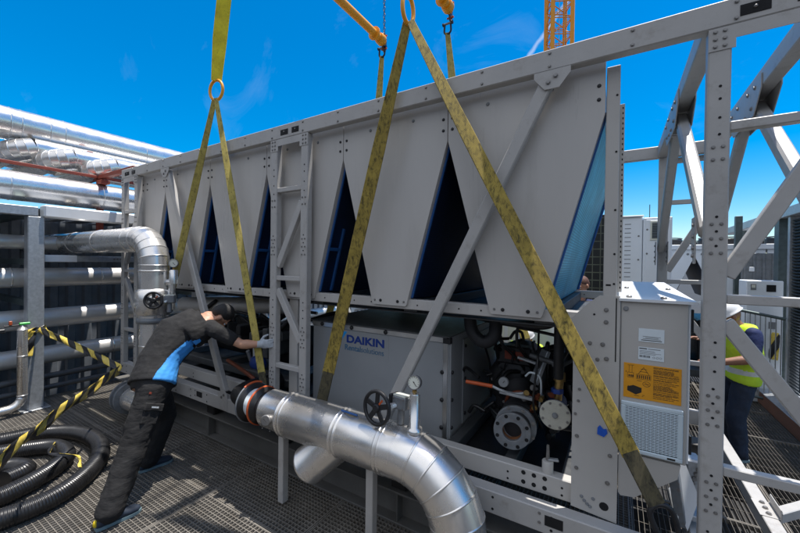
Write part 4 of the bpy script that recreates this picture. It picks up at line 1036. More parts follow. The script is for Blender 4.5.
# barrier tape
def tape(pts, w, label, twist=0., freq=4.2, wd=(0, 0, 1), name='barrier_tape', parent=None, sag=0.):
    P = spline(pts, 14); n = len(P); vs = []; fs = []; uv = []; s = 0; wd = Vector(wd)
    for i, p in enumerate(P):
        a = P[max(0, i - 1)]; b = P[min(n - 1, i + 1)]; d = (b - a).normalized()
        q = (wd - d * wd.dot(d)).normalized(); ang = twist * i / n + .10 * math.sin(i * .45); q = (Matrix.Rotation(ang, 3, d) @ q)
        nn = d.cross(q)
        if i: s += (P[i] - P[i - 1]).length
        for k in range(5):
            v = k / 4 - .5; vs.append(p + q * (v * w) + nn * (.012 * math.cos(v * 5 + i * .4)) - Vector((0, 0, sag * math.sin(math.pi * i / (n - 1))))); uv.append((s * freq, k / 4))
    for i in range(n - 1):
        for k in range(4): fs.append((i * 5 + k, i * 5 + k + 1, (i + 1) * 5 + k + 1, (i + 1) * 5 + k))
    mb = MB(); mb.raw(vs, fs, 'tape_stripes', True)
    o = mb.build(name, parent, org=None if parent else tuple(P[0])); ul = o.data.uv_layers.new(name='UVMap')
    for pl in o.data.polygons:
        for li in pl.loop_indices: ul.data[li].uv = uv[o.data.loops[li].vertex_index]
    so = o.modifiers.new('thickness', 'SOLIDIFY'); so.thickness = .001
    if label: tag(o, label, 'barrier tape', 'black and yellow barrier tapes')
    return o
tp = tape([(-6.46, -.74, 1.055), (-6.1, -.62, .95), (-5.6, -.46, .80), (-5.12, -.33, .66)], .075, 'twisted narrow black and yellow tape stretched from the galvanised post to the pipe flange', -.5, wd=(0, .2, 1))
tape([(-5.10, -.36, .66), (-4.6, -.75, .66), (-3.9, -1.25, .70), (-3.2, -1.62, .78), (-2.4, -2.0, .9)], .11, 'wide black and yellow tape running down to the lower left corner over the hose', -.2, freq=3.6, wd=(-.35, .35, 1))
tape([(-6.49, -.66, 1.07), (-6.48, -.76, 1.05), (-6.49, -.86, 1.02), (-6.58, -.87, 1.05), (-6.67, -.85, 1.07)], .07, None, .1, parent=tp, name='knot')
tape([(-6.485, -.80, 1.04), (-6.47, -.83, .9), (-6.47, -.845, .72)], .10, None, .5, parent=tp, name='loose_end', wd=(0, 1, .1), freq=2.4)
tape([(-4.75, -1.02, .15), (-4.5, -1.12, .155), (-4.25, -1.0, .16), (-4.0, -1.05, .155)], .03, 'loose end of yellow tape lying over the coiled hose', .3, freq=1.2)

# ------------------------------------------------------------------ right: plant behind the frame
WP = 'fan_white'
mb = MB(); mb.box((-1.7, 5.2, 0), (-.14, 5.24, 2.92), 'black_mesh', .003)
for x in (-1.66, -.92, -.18): mb.box((x - .025, 5.16, 0), (x + .025, 5.26, 2.94), 'dark_galvanised', .004)
tag(mb.build('mesh_screen', org=(-.9, 5.2, 0)), 'dark wire mesh screen seen between the blue coil and the grey end post', 'screen')
t = thing('electrical_enclosure', 'tall white enclosure with a column of louvre slots, behind the control cabinet', 'enclosure', (.2, 5.4, 0)); mb = MB()
mb.box((-.10, 5.0, 0), (.355, 5.9, 2.82), WP, .01); z = 1.5
while z < 2.72: mb.box((.10, 4.997, z), (.19, 5.001, z + .012), 'ink_grey', .0005); z += .075
for z in (1.7, 2.1, 2.5): mb.bolt((.30, 5.0, z), (0, -1, 0), .012)
mb.build('body', t); mb = MB(); mb.box((-.12, 4.97, 2.822), (.37, 5.92, 2.85), WP, .006); mb.build('roof', t)
t = thing('electrical_enclosure', 'tall white cabinet with a beige framed vent window and a thin aerial on top', 'enclosure', (.56, 5.3, 0)); mb = MB()
mb.box((.362, 4.95, 0), (.75, 5.8, 2.80), WP, .01); mb.box((.40, 4.94, .2), (.725, 4.951, 2.76), WP, .004)
for z in (1.5, 2.2, 2.6): mb.bolt((.415, 4.94, z), (0, -1, 0), .012)
mb.build('body', t); mb = MB(); mb.box((.455, 4.928, 2.42), (.635, 4.941, 2.74), 'gauge_face', .004); mb.box((.48, 4.924, 2.45), (.61, 4.929, 2.71), 'mesh_dark', .002)
for k in range(9): mb.box((.48, 4.921, 2.46 + .028 * k), (.61, 4.925, 2.468 + .028 * k), 'flange_grey', .0005)
mb.build('vent', t); mb = MB(); mb.cyl((.46, 5.2, 2.80), (.46, 5.2, 3.05), .006, 'black_steel', 6); mb.build('aerial', t)
# second chiller further back
t = thing('chiller', 'pale chiller standing far behind the white helmeted worker', 'chiller', (2.2, 7, 0)); A2 = [.25, 1.19, 2.12, 3.05, 3.98]
for i in range(4):
    a, b = A2[i], A2[i + 1]; mb = MB()
    mb.xz([(a + .33, 1.38), (b - .33, 1.38), (b - .012, 2.16), (b - .012, 2.30), (a + .012, 2.30), (a + .012, 2.16)], 6.0, 6.03, WP)
    for x in (a + .1, b - .1): mb.bolt((x, 6.0, 2.22), (0, -1, 0), .016, 'ink_grey')
    mb.bolt(((a + b) / 2 - .08, 6.0, 1.43), (0, -1, 0), .016, 'ink_grey'); mb.build('side_panel', t)
    mb = MB(); mb.xz([(a + .30, 1.40), (a + .02, 2.15), (a + .06, 2.15), (a + .34, 1.40)], 6.04, 8.0, 'coil_shaded'); mb.xz([(b - .30, 1.40), (b - .02, 2.15), (b - .06, 2.15), (b - .34, 1.40)], 6.04, 8.0, 'black_mesh'); mb.build('coil', t)
mb = MB(); mb.box((.25, 5.97, 2.302), (3.98, 8.0, 2.39), WP, .006); mb.build('top_rail', t)
mb = MB()
for i in range(4):
    for y in (6.5, 7.5): mb.lathe([(.36, 0), (.36, .10), (.34, .12)], ((A2[i] + A2[i + 1]) / 2, y, 2.392), (0, 0, 1), 'black_steel', 30, False); mb.torus(((A2[i] + A2[i + 1]) / 2, y, 2.53), (0, 0, 1), .34, .012, 'shade_steel', 24, 6)
mb.build('fan_guard', t)
mb = MB(); mb.box((.25, 6.05, 0), (3.98, 7.9, .12), 'shade_steel'); mb.box((.25, 6.02, 1.33), (3.98, 6.09, 1.378), WP)
for x in (.4, 1.62, 2.75, 3.9): mb.box((x - .04, 6.06, .12), (x + .04, 6.14, 1.33), WP)
for x, w, h in ((.45, .3, .9), (.92, .24, 1.1), (1.30, .26, 1.0), (1.9, .4, .8), (2.5, .3, 1.1), (3.1, .5, .9)): mb.box((x, 6.2 + .2 * rnd.random(), .125), (x + w, 7.6, h), 'black_steel', .02)
mb.build('compressor_base', t)
t = thing('control_box', 'small pale control box with two dark windows under the far ribbed panel', 'control box', (1.85, 4.95, 0)); mb = MB()
mb.box((1.655, 5.0, 0), (2.05, 5.4, 1.80), WP, .01); mb.build('body', t); mb = MB(); mb.box((1.87, 4.993, 1.64), (1.97, 5.001, 1.74), 'slot_black', .002); mb.build('window', t); mb = MB(); mb.box((1.70, 4.993, 1.66), (1.76, 5.001, 1.75), 'ink_grey', .002); mb.box((1.71, 4.990, 1.69), (1.75, 4.994, 1.73), 'gauge_face', .001); mb.build('window', t); mb = MB(); mb.box((1.9, 4.993, 1.1), (1.98, 5.001, 1.2), 'ink_grey', .002); mb.build('window', t)
mb = MB(); mb.box((1.72, 5.55, 1.2), (2.6, 5.6, 2.22), 'flange_grey', .003); x = 1.74
while x < 2.58: mb.box((x, 5.535, 1.2), (x + .03, 5.551, 2.22), 'flange_grey', .004); x += .11
mb.box((1.80, 5.50, 1.93), (1.86, 5.534, 2.0), 'white_paint', .004); mb.box((2.0, 5.50, 1.62), (2.06, 5.534, 1.69), 'white_paint', .004)
tag(mb.build('ribbed_panel', org=(2.1, 5.55, 1.2)), 'grey ribbed panel above the small control box', 'panel')
mb = MB(); mb.box((1.70, 5.86, 0), (1.79, 5.95, 2.86), 'dark_galvanised', .004); tag(mb.build('steel_post', org=(1.75, 5.9, 0)), 'slim greenish steel post in front of the far chiller', 'post', 'steel posts at the right')
for y, lab in ((5.10, 'dark steel post left of the louvred screen at the right edge'), (7.2, 'dark steel post far back under the sloping top beam')):
    mb = MB(); mb.box((1.99, y - .09, 0), (2.15, y + .09, 2.70), 'dark_galvanised', .004); mb.box((1.97, y - .11, 0), (2.17, y + .11, .02), 'dark_galvanised', .002)
    tag(mb.build('steel_post', org=(2.07, y, 0)), lab, 'post', 'steel posts at the right')
mb = MB(); mb.box((1.98, 2.6, 2.702), (2.16, 8.2, 2.83), 'galvanised', .005); tag(mb.build('steel_beam', org=(2.07, 5, 2.7)), 'light steel beam along the top of the dark posts at the right edge', 'steel beam')
t = thing('louvre_screen', 'dark louvred screen at the right edge', 'screen', (2.08, 3.9, 0)); mb = MB(); z = .06
while z < 2.66: mb.beam((2.08, 3.3, z), (2.08, 4.72, z), .09, .012, 'mesh_dark', up=(.7, 0, 1), bev=.001); z += .042
mb.build('louvres', t); mb = MB(); mb.box((2.02, 4.725, 0), (2.14, 4.80, 2.70), 'galvanised', .004); mb.build('screen_frame', t); mb = MB(); mb.box((2.02, 3.2, 0), (2.14, 3.295, 2.70), 'dark_galvanised', .004); mb.build('screen_frame', t)
t = thing('railing', 'low steel railing with thin bars behind the hi vis worker', 'railing', (1.8, 4.7, 0)); mb = MB(); mb.tube([(1.35, 4.9, 1.40), (2.0, 4.72, 1.28)], .022, 'dark_galvanised', 10); mb.build('rail', t); mb = MB(); mb.tube([(1.35, 4.9, .15), (2.0, 4.72, .12)], .018, 'dark_galvanised', 10); mb.build('rail', t); mb = MB()
for k in range(13): mb.tube([(1.36 + .05 * k, 4.9 - .0138 * k, .14), (1.36 + .05 * k, 4.9 - .0138 * k, 1.39 - .009 * k)], .007, 'galvanised', 6)
mb.build('baluster', t)
mb = MB(); mb.box((1.80, 3.5, .01), (2.6, 5.0, .20), 'brown_steel', .008); mb.box((1.78, 3.5, .201), (2.6, 5.0, .215), 'galvanised', .003); tag(mb.build('steel_kerb', org=(2.2, 4.2, 0)), 'brown steel kerb on the deck behind the hi vis worker', 'kerb')
tape([(1.975, 5.0, 1.05), (1.96, 4.98, .86), (1.95, 4.97, .66)], .10, 'short black and yellow tape hanging from the dark post at the right', .6, freq=2.2, wd=(1, 0, .1))
mb = MB(); mb.lathe([(.05, 0), (.27, .03), (.30, .12), (.30, 1.0), (.27, 1.1), (.1, 1.16)], (-1.05, 4.5, .0), (0, 0, 1), 'white_paint', 30); tag(mb.build('tank', org=(-1.05, 4.5, 0)), 'white round topped tank seen through the machine bay', 'tank')
t = thing('pallet_unit', 'pale crate like unit seen through the machine bay behind the crouching worker', 'unit', (-1.6, 5.0, 0)); mb = MB(); mb.box((-2.4, 4.8, .0), (-1.3, 5.1, 1.5), 'cable_cover', .02)
mb.build('body', t); mb = MB()
for k in range(4): mb.box((-2.35 + .27 * k, 4.792, .2), (-2.15 + .27 * k, 4.801, 1.3), 'gauge_face', .003)
mb.build('panel', t)
# bright bracket at the foot of the cabinet
mb = MB(); mb.prism([(0, .42), (.035, .40), (.125, .16), (.07, -.02), (.035, .06), (.02, -.03)], (.29, .30, .52), (1, 0, 0), (0, .25, 1), (0, .006, 0), 'white_paint'); mb.beam((.27, .35, .98), (.34, .33, .50), .05, .05, 'flange_grey'); mb.build('end_bracket', CH)
mb = MB()
mb.box((.36, .40, .66), (.43, .52, .86), 'galvanised', .01); mb.box((.30, .34, .535), (.44, .60, .57), 'galvanised', .006)
for k in range(6): mb.bolt((.38 + .01 * k, .399, .70 + .028 * k), (0, -1, 0), .012, 'bolt_steel')
mb.build('corner_fitting', CH)
# ------------------------------------------------------------------ people
def V(*a): return Vector(a)
def remesh(mb, voxel, mat, smooth=4, name='x'):
    me = mb.mesh(name); ob = bpy.data.objects.new('tmp', me); COL.objects.link(ob)
    m = ob.modifiers.new('r', 'REMESH'); m.mode = 'VOXEL'; m.voxel_size = voxel; m.use_smooth_shade = True
    if smooth: s = ob.modifiers.new('s', 'SMOOTH'); s.factor = .5; s.iterations = smooth
    dg = bpy.context.evaluated_depsgraph_get(); out = bpy.data.meshes.new_from_object(ob.evaluated_get(dg))
    bpy.data.objects.remove(ob); bpy.data.meshes.remove(me)
    out.materials.clear(); out.materials.append(MATS[mat]); out.polygons.foreach_set('use_smooth', [True] * len(out.polygons)); out.polygons.foreach_set('material_index', [0] * len(out.polygons))
    return out
def put(me, name, root):
    o = bpy.data.objects.new(name, me); COL.objects.link(o); l = Vector(WO[root]); me.transform(Matrix.Translation(-l)); me.name = name
    o.parent = root; WO[o] = WO[root]; return o
def limb(mb, pts, rad, m='skin', n=14):
    """tapered limb through joints"""
    P = []; Rr = []
    for i in range(len(pts) - 1):
        for k in range(5): t = k / 5; P.append(Vector(pts[i]).lerp(Vector(pts[i + 1]), t)); Rr.append(rad[i] * (1 - t) + rad[i + 1] * t)
    P.append(Vector(pts[-1])); Rr.append(rad[-1])
    mb.tube(P, 1, m, n, rad=Rr); mb.ball(P[0], Rr[0], m, 12, 8); mb.ball(P[-1], Rr[-1], m, 12, 8)
GIRTH = 1.
def torso_rings(J, g=0., dz=0.):
    ac = (J['shR'] - J['shL']).normalized(); hp = (J['hipR'] + J['hipL']) / 2; ah = (J['hipR'] - J['hipL']).normalized(); ms = (J['shR'] + J['shL']) / 2
    rows = [(hp - (J['waist'] - hp).normalized() * .06, ah, .145, .115), (hp, ah, .172, .128), (J['waist'], (ac + ah).normalized(), .148, .112), (J['chest'], ac, .172, .128), (J['chest'].lerp(ms, .6), ac, .182, .118), (ms + (ms - J['chest']).normalized() * .02, ac, .13, .085), (J['neck'], ac, .065, .065)]
    out = []
    for i, (c, a, rx, ry) in enumerate(rows):
        a_ = rows[max(0, i - 1)][0]; b_ = rows[min(len(rows) - 1, i + 1)][0]; d = (b_ - a_).normalized(); a = (a - d * a.dot(d)).normalized(); f = d.cross(a)
        out.append((c, a * (rx * GIRTH + g), f * (ry * GIRTH + g)))
    return out
def smooth_rings(r, n=4):
    out = []
    for i in range(len(r) - 1):
        for k in range(n):
            t = k / n; s = t * t * (3 - 2 * t); out.append(tuple(Vector(r[i][j]).lerp(Vector(r[i + 1][j]), t if j == 0 else s) for j in range(3)))
    return out + [r[-1]]
def head(mb, c, fw, up, s=1., m='skin'):
    fw = Vector(fw).normalized(); up = Vector(up); up = (up - fw * up.dot(fw)).normalized(); rt = fw.cross(up)
    M3 = Matrix((rt, fw, up)).transposed(); c = Vector(c)
    mb.ball(c + up * .025 * s - fw * .012 * s, (.076 * s, .094 * s, .092 * s), m, 20, 14, M3)
    mb.ball(c - up * .045 * s + fw * .022 * s, (.060 * s, .068 * s, .070 * s), m, 18, 12, M3)
    mb.ball(c - up * .088 * s + fw * .056 * s, (.028 * s, .026 * s, .024 * s), m, 12, 8, M3)      # chin
    mb.tube([c + fw * .080 * s + up * .015 * s, c + fw * .104 * s - up * .028 * s], .012 * s, m, 8, rad=[.009 * s, .016 * s]); mb.ball(c + fw * .104 * s - up * .03 * s, .016 * s, m, 10, 8)
    for sg in (-1, 1):
        mb.ball(c + rt * sg * .079 * s - fw * .004 * s - up * .008 * s, (.009 * s, .020 * s, .032 * s), m, 10, 8, M3)
        mb.ball(c + rt * sg * .03 * s + fw * .082 * s + up * .022 * s, (.022 * s, .014 * s, .009 * s), m, 10, 6, M3)    # brow
    return c, fw, up, rt, M3
def face(root, c, fw, up, s=1.):
    fw = Vector(fw).normalized(); up = Vector(up); up = (up - fw * up.dot(fw)).normalized(); rt = fw.cross(up); c = Vector(c); M3 = Matrix((rt, fw, up)).transposed(); mb = MB()
    for sg in (-1, 1):
        mb.ball(c + rt * sg * .031 * s + fw * .084 * s + up * .002 * s, (.013 * s, .008 * s, .008 * s), 'label_white', 10, 8, M3); mb.ball(c + rt * sg * .031 * s + fw * .0905 * s + up * .002 * s, .0055 * s, 'ink_black', 8, 6)
        mb.ball(c + rt * sg * .032 * s + fw * .090 * s + up * .026 * s, (.018 * s, .007 * s, .004 * s), 'hair_black', 8, 6, M3)
    mb.ball(c + fw * .088 * s - up * .062 * s, (.024 * s, .008 * s, .006 * s), 'red_oxide', 10, 6, M3); mb.build('facial_features', root)
def hand(mb, wrist, d, nrm, thumb, m='skin', curl=.5, s=1.):
    """palm plus five separate fingers; nrm points out of the palm, thumb to the thumb side"""
    w = Vector(wrist); d = Vector(d).normalized(); t = Vector(thumb); t = (t - d * t.dot(d)).normalized(); nr = d.cross(t); nr = nr if nr.dot(Vector(nrm)) > 0 else -nr
    M3 = Matrix((d, t, nr)).transposed(); mb.ball(w + d * .050 * s, (.056 * s, .042 * s, .017 * s), m, 16, 10, M3); mb.tube([w - d * .03 * s, w + d * .02 * s], .026 * s, m, 12)
    for k, (off, L) in enumerate(((.030, .078), (.010, .088), (-.011, .082), (-.030, .064))):
        p = w + d * .088 * s + t * off * s; pts = [w + d * .055 * s + t * off * .9 * s, p]; a = .12; q = p
        for seg in (.45, .32, .23):
            a += curl * (.9 if seg > .4 else 1.); q = q + (d * math.cos(a) + nr * math.sin(a)) * (L * seg * s); pts.append(q)
        limb(mb, pts, [.010 * s, .0098 * s, .009 * s, .0085 * s, .0075 * s], m, 8)
    p = w + d * .022 * s + t * .030 * s; q = p + (d * .55 + t * .75 + nr * .25).normalized() * .042 * s; e = q + (d * .8 + t * .25 + nr * .5).normalized() * .034 * s
    limb(mb, [w + d * .02 * s + t * .01 * s, p, q, e], [.014 * s, .013 * s, .011 * s, .009 * s], m, 8)
def shoe(root, ank, toe, sole='shoe_sole', upper='shoe_navy', accent=None):
    a = Vector(ank); f = Vector(toe) - a; f.z = 0; f.normalize(); s = f.cross(Vector((0, 0, 1))); mb = MB()
    def ring(t, w, z0, z1): c = a + f * t; c.z = (z0 + z1) / 2; return (c, s * w, Vector((0, 0, (z1 - z0) / 2)))
    mb.loft(smooth_rings([ring(-.075, .022, .014, .07), ring(-.055, .038, .010, .115), ring(0, .042, .010, .125), ring(.06, .044, .010, .10), ring(.13, .050, .010, .070), ring(.175, .045, .012, .058), ring(.20, .02, .016, .044)], 3), upper, 16)
    o = mb.build('shoe', root); mb = MB()
    pts = [(-.08, .026), (-.03, .038), (.05, .040), (.13, .052), (.18, .044), (.206, .02)]
    poly = [(x, y) for x, y in pts] + [(x, -y) for x, y in pts[::-1]]
    mb.prism(poly, Vector((a.x, a.y, .003)), f, s, (0, 0, .022), sole)
    if accent: mb.ball(a - f * .075 + Vector((0, 0, .055 - a.z)), (.012, .02, .03), accent, 10, 8)
    mb.build('sole', o)
def person(J, label, top, bottom, skin='skin', sleeve=.75, headfw=(0, 1, 0), headup=(0, 0, 1), hair='hair_black', helmet=False, gloves=False, vest=False, blue=False, curl=.45, groupname=None, hs=1.):
    base = (J['ankR'] + J['ankL']) / 2; root = thing('person', label, 'person', (base.x, base.y, 0), groupname)
    mb = MB(); mb.loft(smooth_rings(torso_rings(J, -.008)), skin, 20)
    limb(mb, [J['neck'] - (J['head'] - J['neck']).normalized() * .03, J['neck'].lerp(J['head'], .55)], [.062, .056], skin)
    for s in 'RL':
        limb(mb, [J['sh' + s], J['el' + s], J['wr' + s]], [.054, .042, .028], skin); limb(mb, [J['el' + s].lerp(J['wr' + s], .0), J['el' + s].lerp(J['wr' + s], .3), J['wr' + s]], [.042, .045, .028], skin)
        limb(mb, [J['hip' + s], J['kn' + s], J['ank' + s]], [.082, .058, .042], skin)
        if not (gloves and True): hand(mb, J['wr' + s], J['hd' + s], J['hn' + s], J['ht' + s], skin, curl)
    head(mb, J['head'], headfw, headup, hs, skin)
    body = put(remesh(mb, .0068, skin, 3), 'body', root); face(root, J['head'], headfw, headup, hs)
    if gloves:
        for s in 'RL':
            mb = MB(); hand(mb, J['wr' + s], J['hd' + s], J['hn' + s], J['ht' + s], 'glove_grey', curl, 1.10); d = Vector(J['hd' + s]).normalized(); limb(mb, [J['wr' + s] - d * .035, J['wr' + s] + d * .03], [.034, .034], 'glove_grey'); put(remesh(mb, .006, 'glove_grey', 2), 'glove', root)
    fw = Vector(headfw).normalized(); up = Vector(headup); up = (up - fw * up.dot(fw)).normalized(); rt = fw.cross(up); M3 = Matrix((rt, fw, up)).transposed(); c = Vector(J['head'])
    if helmet:
        mb = MB(); cc = c + up * .062; n = 28; vs = []; fs = []
        prof = [(0, .115)] + [(math.sin(t * math.pi / 2 / 8), math.cos(t * math.pi / 2 / 8) * .112) for t in range(1, 9)] + [(1.02, -.025), (1.10, -.032), (1.0, -.036), (.93, -.02)]
        for r, h in prof:
            for k in range(n):
                a = 2 * math.pi * k / n; ext = 1.0
                if r > 1.05: ext = 1.0 + .22 * max(0, math.sin(a)) ** 3
                vs.append(cc + up * h + rt * (.105 * r * math.cos(a)) * ext + fw * (.132 * r * math.sin(a)) * ext)
        for i in range(len(prof) - 1):
            for k in range(n): fs.append((i * n + k, (i + 1) * n + k, (i + 1) * n + (k + 1) % n, i * n + (k + 1) % n))
        mb.raw(vs, fs, 'helmet_white', True)
        pts = [cc + up * (.118 * math.cos(a)) + fw * (.134 * math.sin(a)) for a in [R(-70 + 14 * k) for k in range(11)]]
        mb.tube(pts, .007, 'helmet_white', 8); mb.build('helmet', root)
    else:
        mb = MB(); mb.ball(c + up * .036 * hs - fw * .018 * hs, (.078 * hs, .096 * hs, .094 * hs), hair, 24, 16, M3); mb.ball(c + up * .01 * hs - fw * .045 * hs, (.074 * hs, .070 * hs, .085 * hs), hair, 20, 12, M3)
        hm = remesh(mb, .006, hair, 2); bm = bmesh.new(); bm.from_mesh(hm)
        kill = [v for v in bm.verts if ((v.co - c).dot(fw) > .055 * hs and (v.co - c).dot(up) < .065 * hs) or (v.co - c).dot(up) < -.055 * hs or ((v.co - c).dot(fw) > -.032 and (v.co - c).dot(up) < .022)]
        bmesh.ops.delete(bm, geom=kill, context='VERTS'); bm.to_mesh(hm); bm.free(); put(hm, 'hair', root)
    # shirt
    ac = (J['shR'] - J['shL']).normalized(); mb = MB(); tr = smooth_rings(torso_rings(J, .022)); cut = tr[3:-3]; mb.loft(cut, top, 22)
    for s in 'RL': e = J['sh' + s].lerp(J['el' + s], sleeve); limb(mb, [J['sh' + s], e], [.072, .062], top); limb(mb, [J['sh' + s].lerp((J['shR'] + J['shL']) / 2, .5), J['sh' + s]], [.078, .070], top)
    me = remesh(mb, .0055 if blue else .009, top, 8 if blue else 4)
    tex = bpy.data.textures.get('cloth_folds') or bpy.data.textures.new('cloth_folds', 'CLOUDS'); tex.noise_scale = .105; tex.noise_depth = 2
    def fold(me, k):
        ob = bpy.data.objects.new('tmp', me); COL.objects.link(ob); dm = ob.modifiers.new('d', 'DISPLACE'); dm.texture = tex; dm.strength = k; dm.mid_level = .5; dm.texture_coords = 'GLOBAL'
        out = bpy.data.meshes.new_from_object(ob.evaluated_get(bpy.context.evaluated_depsgraph_get())); bpy.data.objects.remove(ob); return out
    me = fold(me, .012); sh = put(me, 'shirt', root)
    if blue:
        me.materials.append(MATS['shirt_blue']); l = Vector(WO[root])
        nb = len(tr)
        for p in me.polygons:
            q = p.center + l; best = None
            for k in range(nb - 1):
                A, B = tr[k][0], tr[k + 1][0]; s_ = max(0, min(1, (q - A).dot(B - A) / (B - A).length_squared)); e = q - A.lerp(B, s_)
                if best is None or e.length < best[0]: best = (e.length, k + s_, e, tr[k][1].lerp(tr[k + 1][1], s_).normalized(), tr[k][2].lerp(tr[k + 1][2], s_).normalized())
            t = best[1] / (nb - 1); ang = math.atan2(best[2].dot(best[4]), best[2].dot(best[3]))
            if t < .74 and -.22 + .38 * (t - .12) < ang < .95 - 1.25 * (t - .12): p.material_index = 1
    # trousers
    mb = MB(); mb.loft(smooth_rings(torso_rings(J, .006))[0:8], bottom, 22)
    for s in 'RL': limb(mb, [J['hip' + s], J['kn' + s], J['ank' + s].lerp(J['kn' + s], .05)], [.100 * GIRTH, .082 * GIRTH, .072 * GIRTH], bottom)
    put(fold(remesh(mb, .009, bottom, 4), .019), 'trousers', root)
    for s in 'RL': shoe(root, J['ank' + s], J['toe' + s], accent='yellow_plastic' if gloves else None)
    if vest:
        mb = MB(); vt = smooth_rings(torso_rings(J, .030)); mb.loft(vt[3:-3], 'lime', 24)
        for s in 'RL': limb(mb, [J['sh' + s].lerp((J['shR'] + J['shL']) / 2, .55), J['sh' + s].lerp((J['shR'] + J['shL']) / 2, .12)], [.085, .074], 'lime')
        vm = fold(remesh(mb, .009, 'lime', 4), .014); vm.materials.append(MATS['reflective']); hp = (J['hipR'] + J['hipL']) / 2; ms = (J['shR'] + J['shL']) / 2; sp = ms - hp; Ls = sp.length; sp.normalize()
        for p in vm.polygons:
            t = (p.center - hp).dot(sp) / Ls
            if .13 < t < .24: p.material_index = 1
        put(vm, 'vest', root)
    if blue:
        mb = MB(); a = J['hipR'].lerp(J['knR'], .46); d = (J['knR'] - J['hipR']).normalized(); o = (ac - d * ac.dot(d)).normalized(); mb.obox(a + o * .095, (d, o.cross(d), o), (.075, .06, .012), bottom, .010); mb.obox(a + o * .108 - d * .055, (d, o.cross(d), o), (.03, .072, .012), bottom, .008); mb.obox(a + o * .128 - d * .055, (d, o.cross(d), o), (.006, .028, .001), 'glove_grey', .0005); mb.obox(a + o * .105 - d * .16 - o.cross(d) * .06, (d, o.cross(d), o), (.008, .012, .002), 'red_oxide', .0005); mb.build('cargo_pocket', root)
    return root
BLUE = (-.62, .75, .9)
GIRTH = 1.25
J = dict(hipR=V(-3.36, -.755, .905), hipL=V(-3.54, -.695, .905), knR=V(-3.31, -.92, .48), knL=V(-3.68, -.52, .50), ankR=V(-3.21, -1.12, .085), ankL=V(-3.76, -.62, .085), toeR=V(-3.20, -.9, 0), toeL=V(-3.74, -.4, 0),
         waist=V(-3.51, -.65, 1.07), chest=V(-3.55, -.46, 1.295), neck=V(-3.40, -.235, 1.43), shR=V(-3.18, -.31, 1.325), shL=V(-3.66, -.27, 1.41), head=V(-3.345, -.160, 1.440),
         elR=V(-3.01, -.17, 1.20), wrR=V(-2.895, -.060, 1.195), hdR=V(.9, .35, .1), hnR=V(0, 1, 0), htR=V(0, -.1, 1), elL=V(-3.78, -.15, 1.25), wrL=V(-3.86, -.10, 1.17), hdL=V(-.2, .5, .6), hnL=V(0, 1, 0), htL=V(1, 0, .2))
person(J, 'worker in black and blue shirt leaning with gloved hands on the grey frame', 'shirt_black', 'trouser_grey', blue=True, gloves=True, headfw=(.10, .38, -.92), headup=(.72, .62, .30), curl=.38, sleeve=.62, hs=1.0)
GIRTH = 1.
J = dict(hipR=V(1.10, 2.86, .86), hipL=V(1.13, 2.68, .86), knR=V(1.04, 2.92, .46), knL=V(1.06, 2.66, .46), ankR=V(1.12, 2.98, .085), ankL=V(1.10, 2.68, .085), toeR=V(.9, 3.0, 0), toeL=V(.95, 2.6, 0),
         waist=V(1.14, 2.74, 1.0), chest=V(1.10, 2.72, 1.18), neck=V(1.06, 2.70, 1.38), shR=V(1.06, 2.90, 1.33), shL=V(1.15, 2.54, 1.33), head=V(1.00, 2.68, 1.475), elR=V(.92, 2.86, 1.18), elL=V(1.14, 2.46, 1.10), wrR=V(.77, 2.62, 1.23), wrL=V(.86, 2.44, 1.03),
         hdR=V(-1, -.3, .1), hdL=V(-1, -.1, .1), hnR=V(0, -.3, -1), hnL=V(0, .3, -1), htR=V(0, -1, .3), htL=V(0, 1, .4))
person(J, 'worker in lime hi vis vest and white helmet standing behind the bolted post', 'navy_cloth', 'jeans', skin='skin_dark', helmet=True, vest=True, headfw=(-.8, -.2, -.55), headup=(-.3, 0, 1), sleeve=.7)
J = dict(hipR=V(-.52, 3.06, .92), hipL=V(-.33, 3.06, .92), knR=V(-.54, 3.03, .50), knL=V(-.31, 3.03, .50), ankR=V(-.54, 3.08, .085), ankL=V(-.31, 3.08, .085), toeR=V(-.56, 2.9, 0), toeL=V(-.29, 2.9, 0),
         waist=V(-.42, 3.05, 1.08), chest=V(-.42, 3.04, 1.28), neck=V(-.41, 3.02, 1.55), shR=V(-.61, 3.03, 1.47), shL=V(-.23, 3.03, 1.47), head=V(-.395, 3.0, 1.72), elR=V(-.68, 2.9, 1.24), elL=V(-.20, 2.85, 1.28), wrR=V(-.52, 2.72, 1.30), wrL=V(-.40, 2.70, 1.38),
         hdR=V(.4, -1, .2), hdL=V(-.8, -.6, .1), hnR=V(0, 0, -1), hnL=V(0, 0, -1), htR=V(1, 0, 0), htL=V(0, -1, .3))
person(J, 'bareheaded worker with short brown hair behind the blue coil', 'navy_cloth', 'jeans', headfw=(-.5, -.85, -.35), hair='hair_brown', sleeve=.7)
J = dict(hipR=V(-1.24, 3.42, .36), hipL=V(-1.06, 3.46, .36), knR=V(-1.36, 3.18, .52), knL=V(-1.0, 3.16, .50), ankR=V(-1.32, 3.42, .085), ankL=V(-1.0, 3.42, .085), toeR=V(-1.4, 3.2, 0), toeL=V(-.98, 3.2, 0),
         waist=V(-1.15, 3.40, .50), chest=V(-1.15, 3.32, .66), neck=V(-1.14, 3.25, .82), shR=V(-1.33, 3.26, .76), shL=V(-.96, 3.26, .76), head=V(-1.13, 3.21, .90), elR=V(-1.40, 3.08, .60), elL=V(-.92, 3.08, .60), wrR=V(-1.25, 2.92, .66), wrL=V(-1.05, 2.92, .66),
         hdR=V(.3, -1, .1), hdL=V(-.3, -1, .1), hnR=V(0, 0, -1), hnL=V(0, 0, -1), htR=V(1, 0, 0), htL=V(-1, 0, 0))
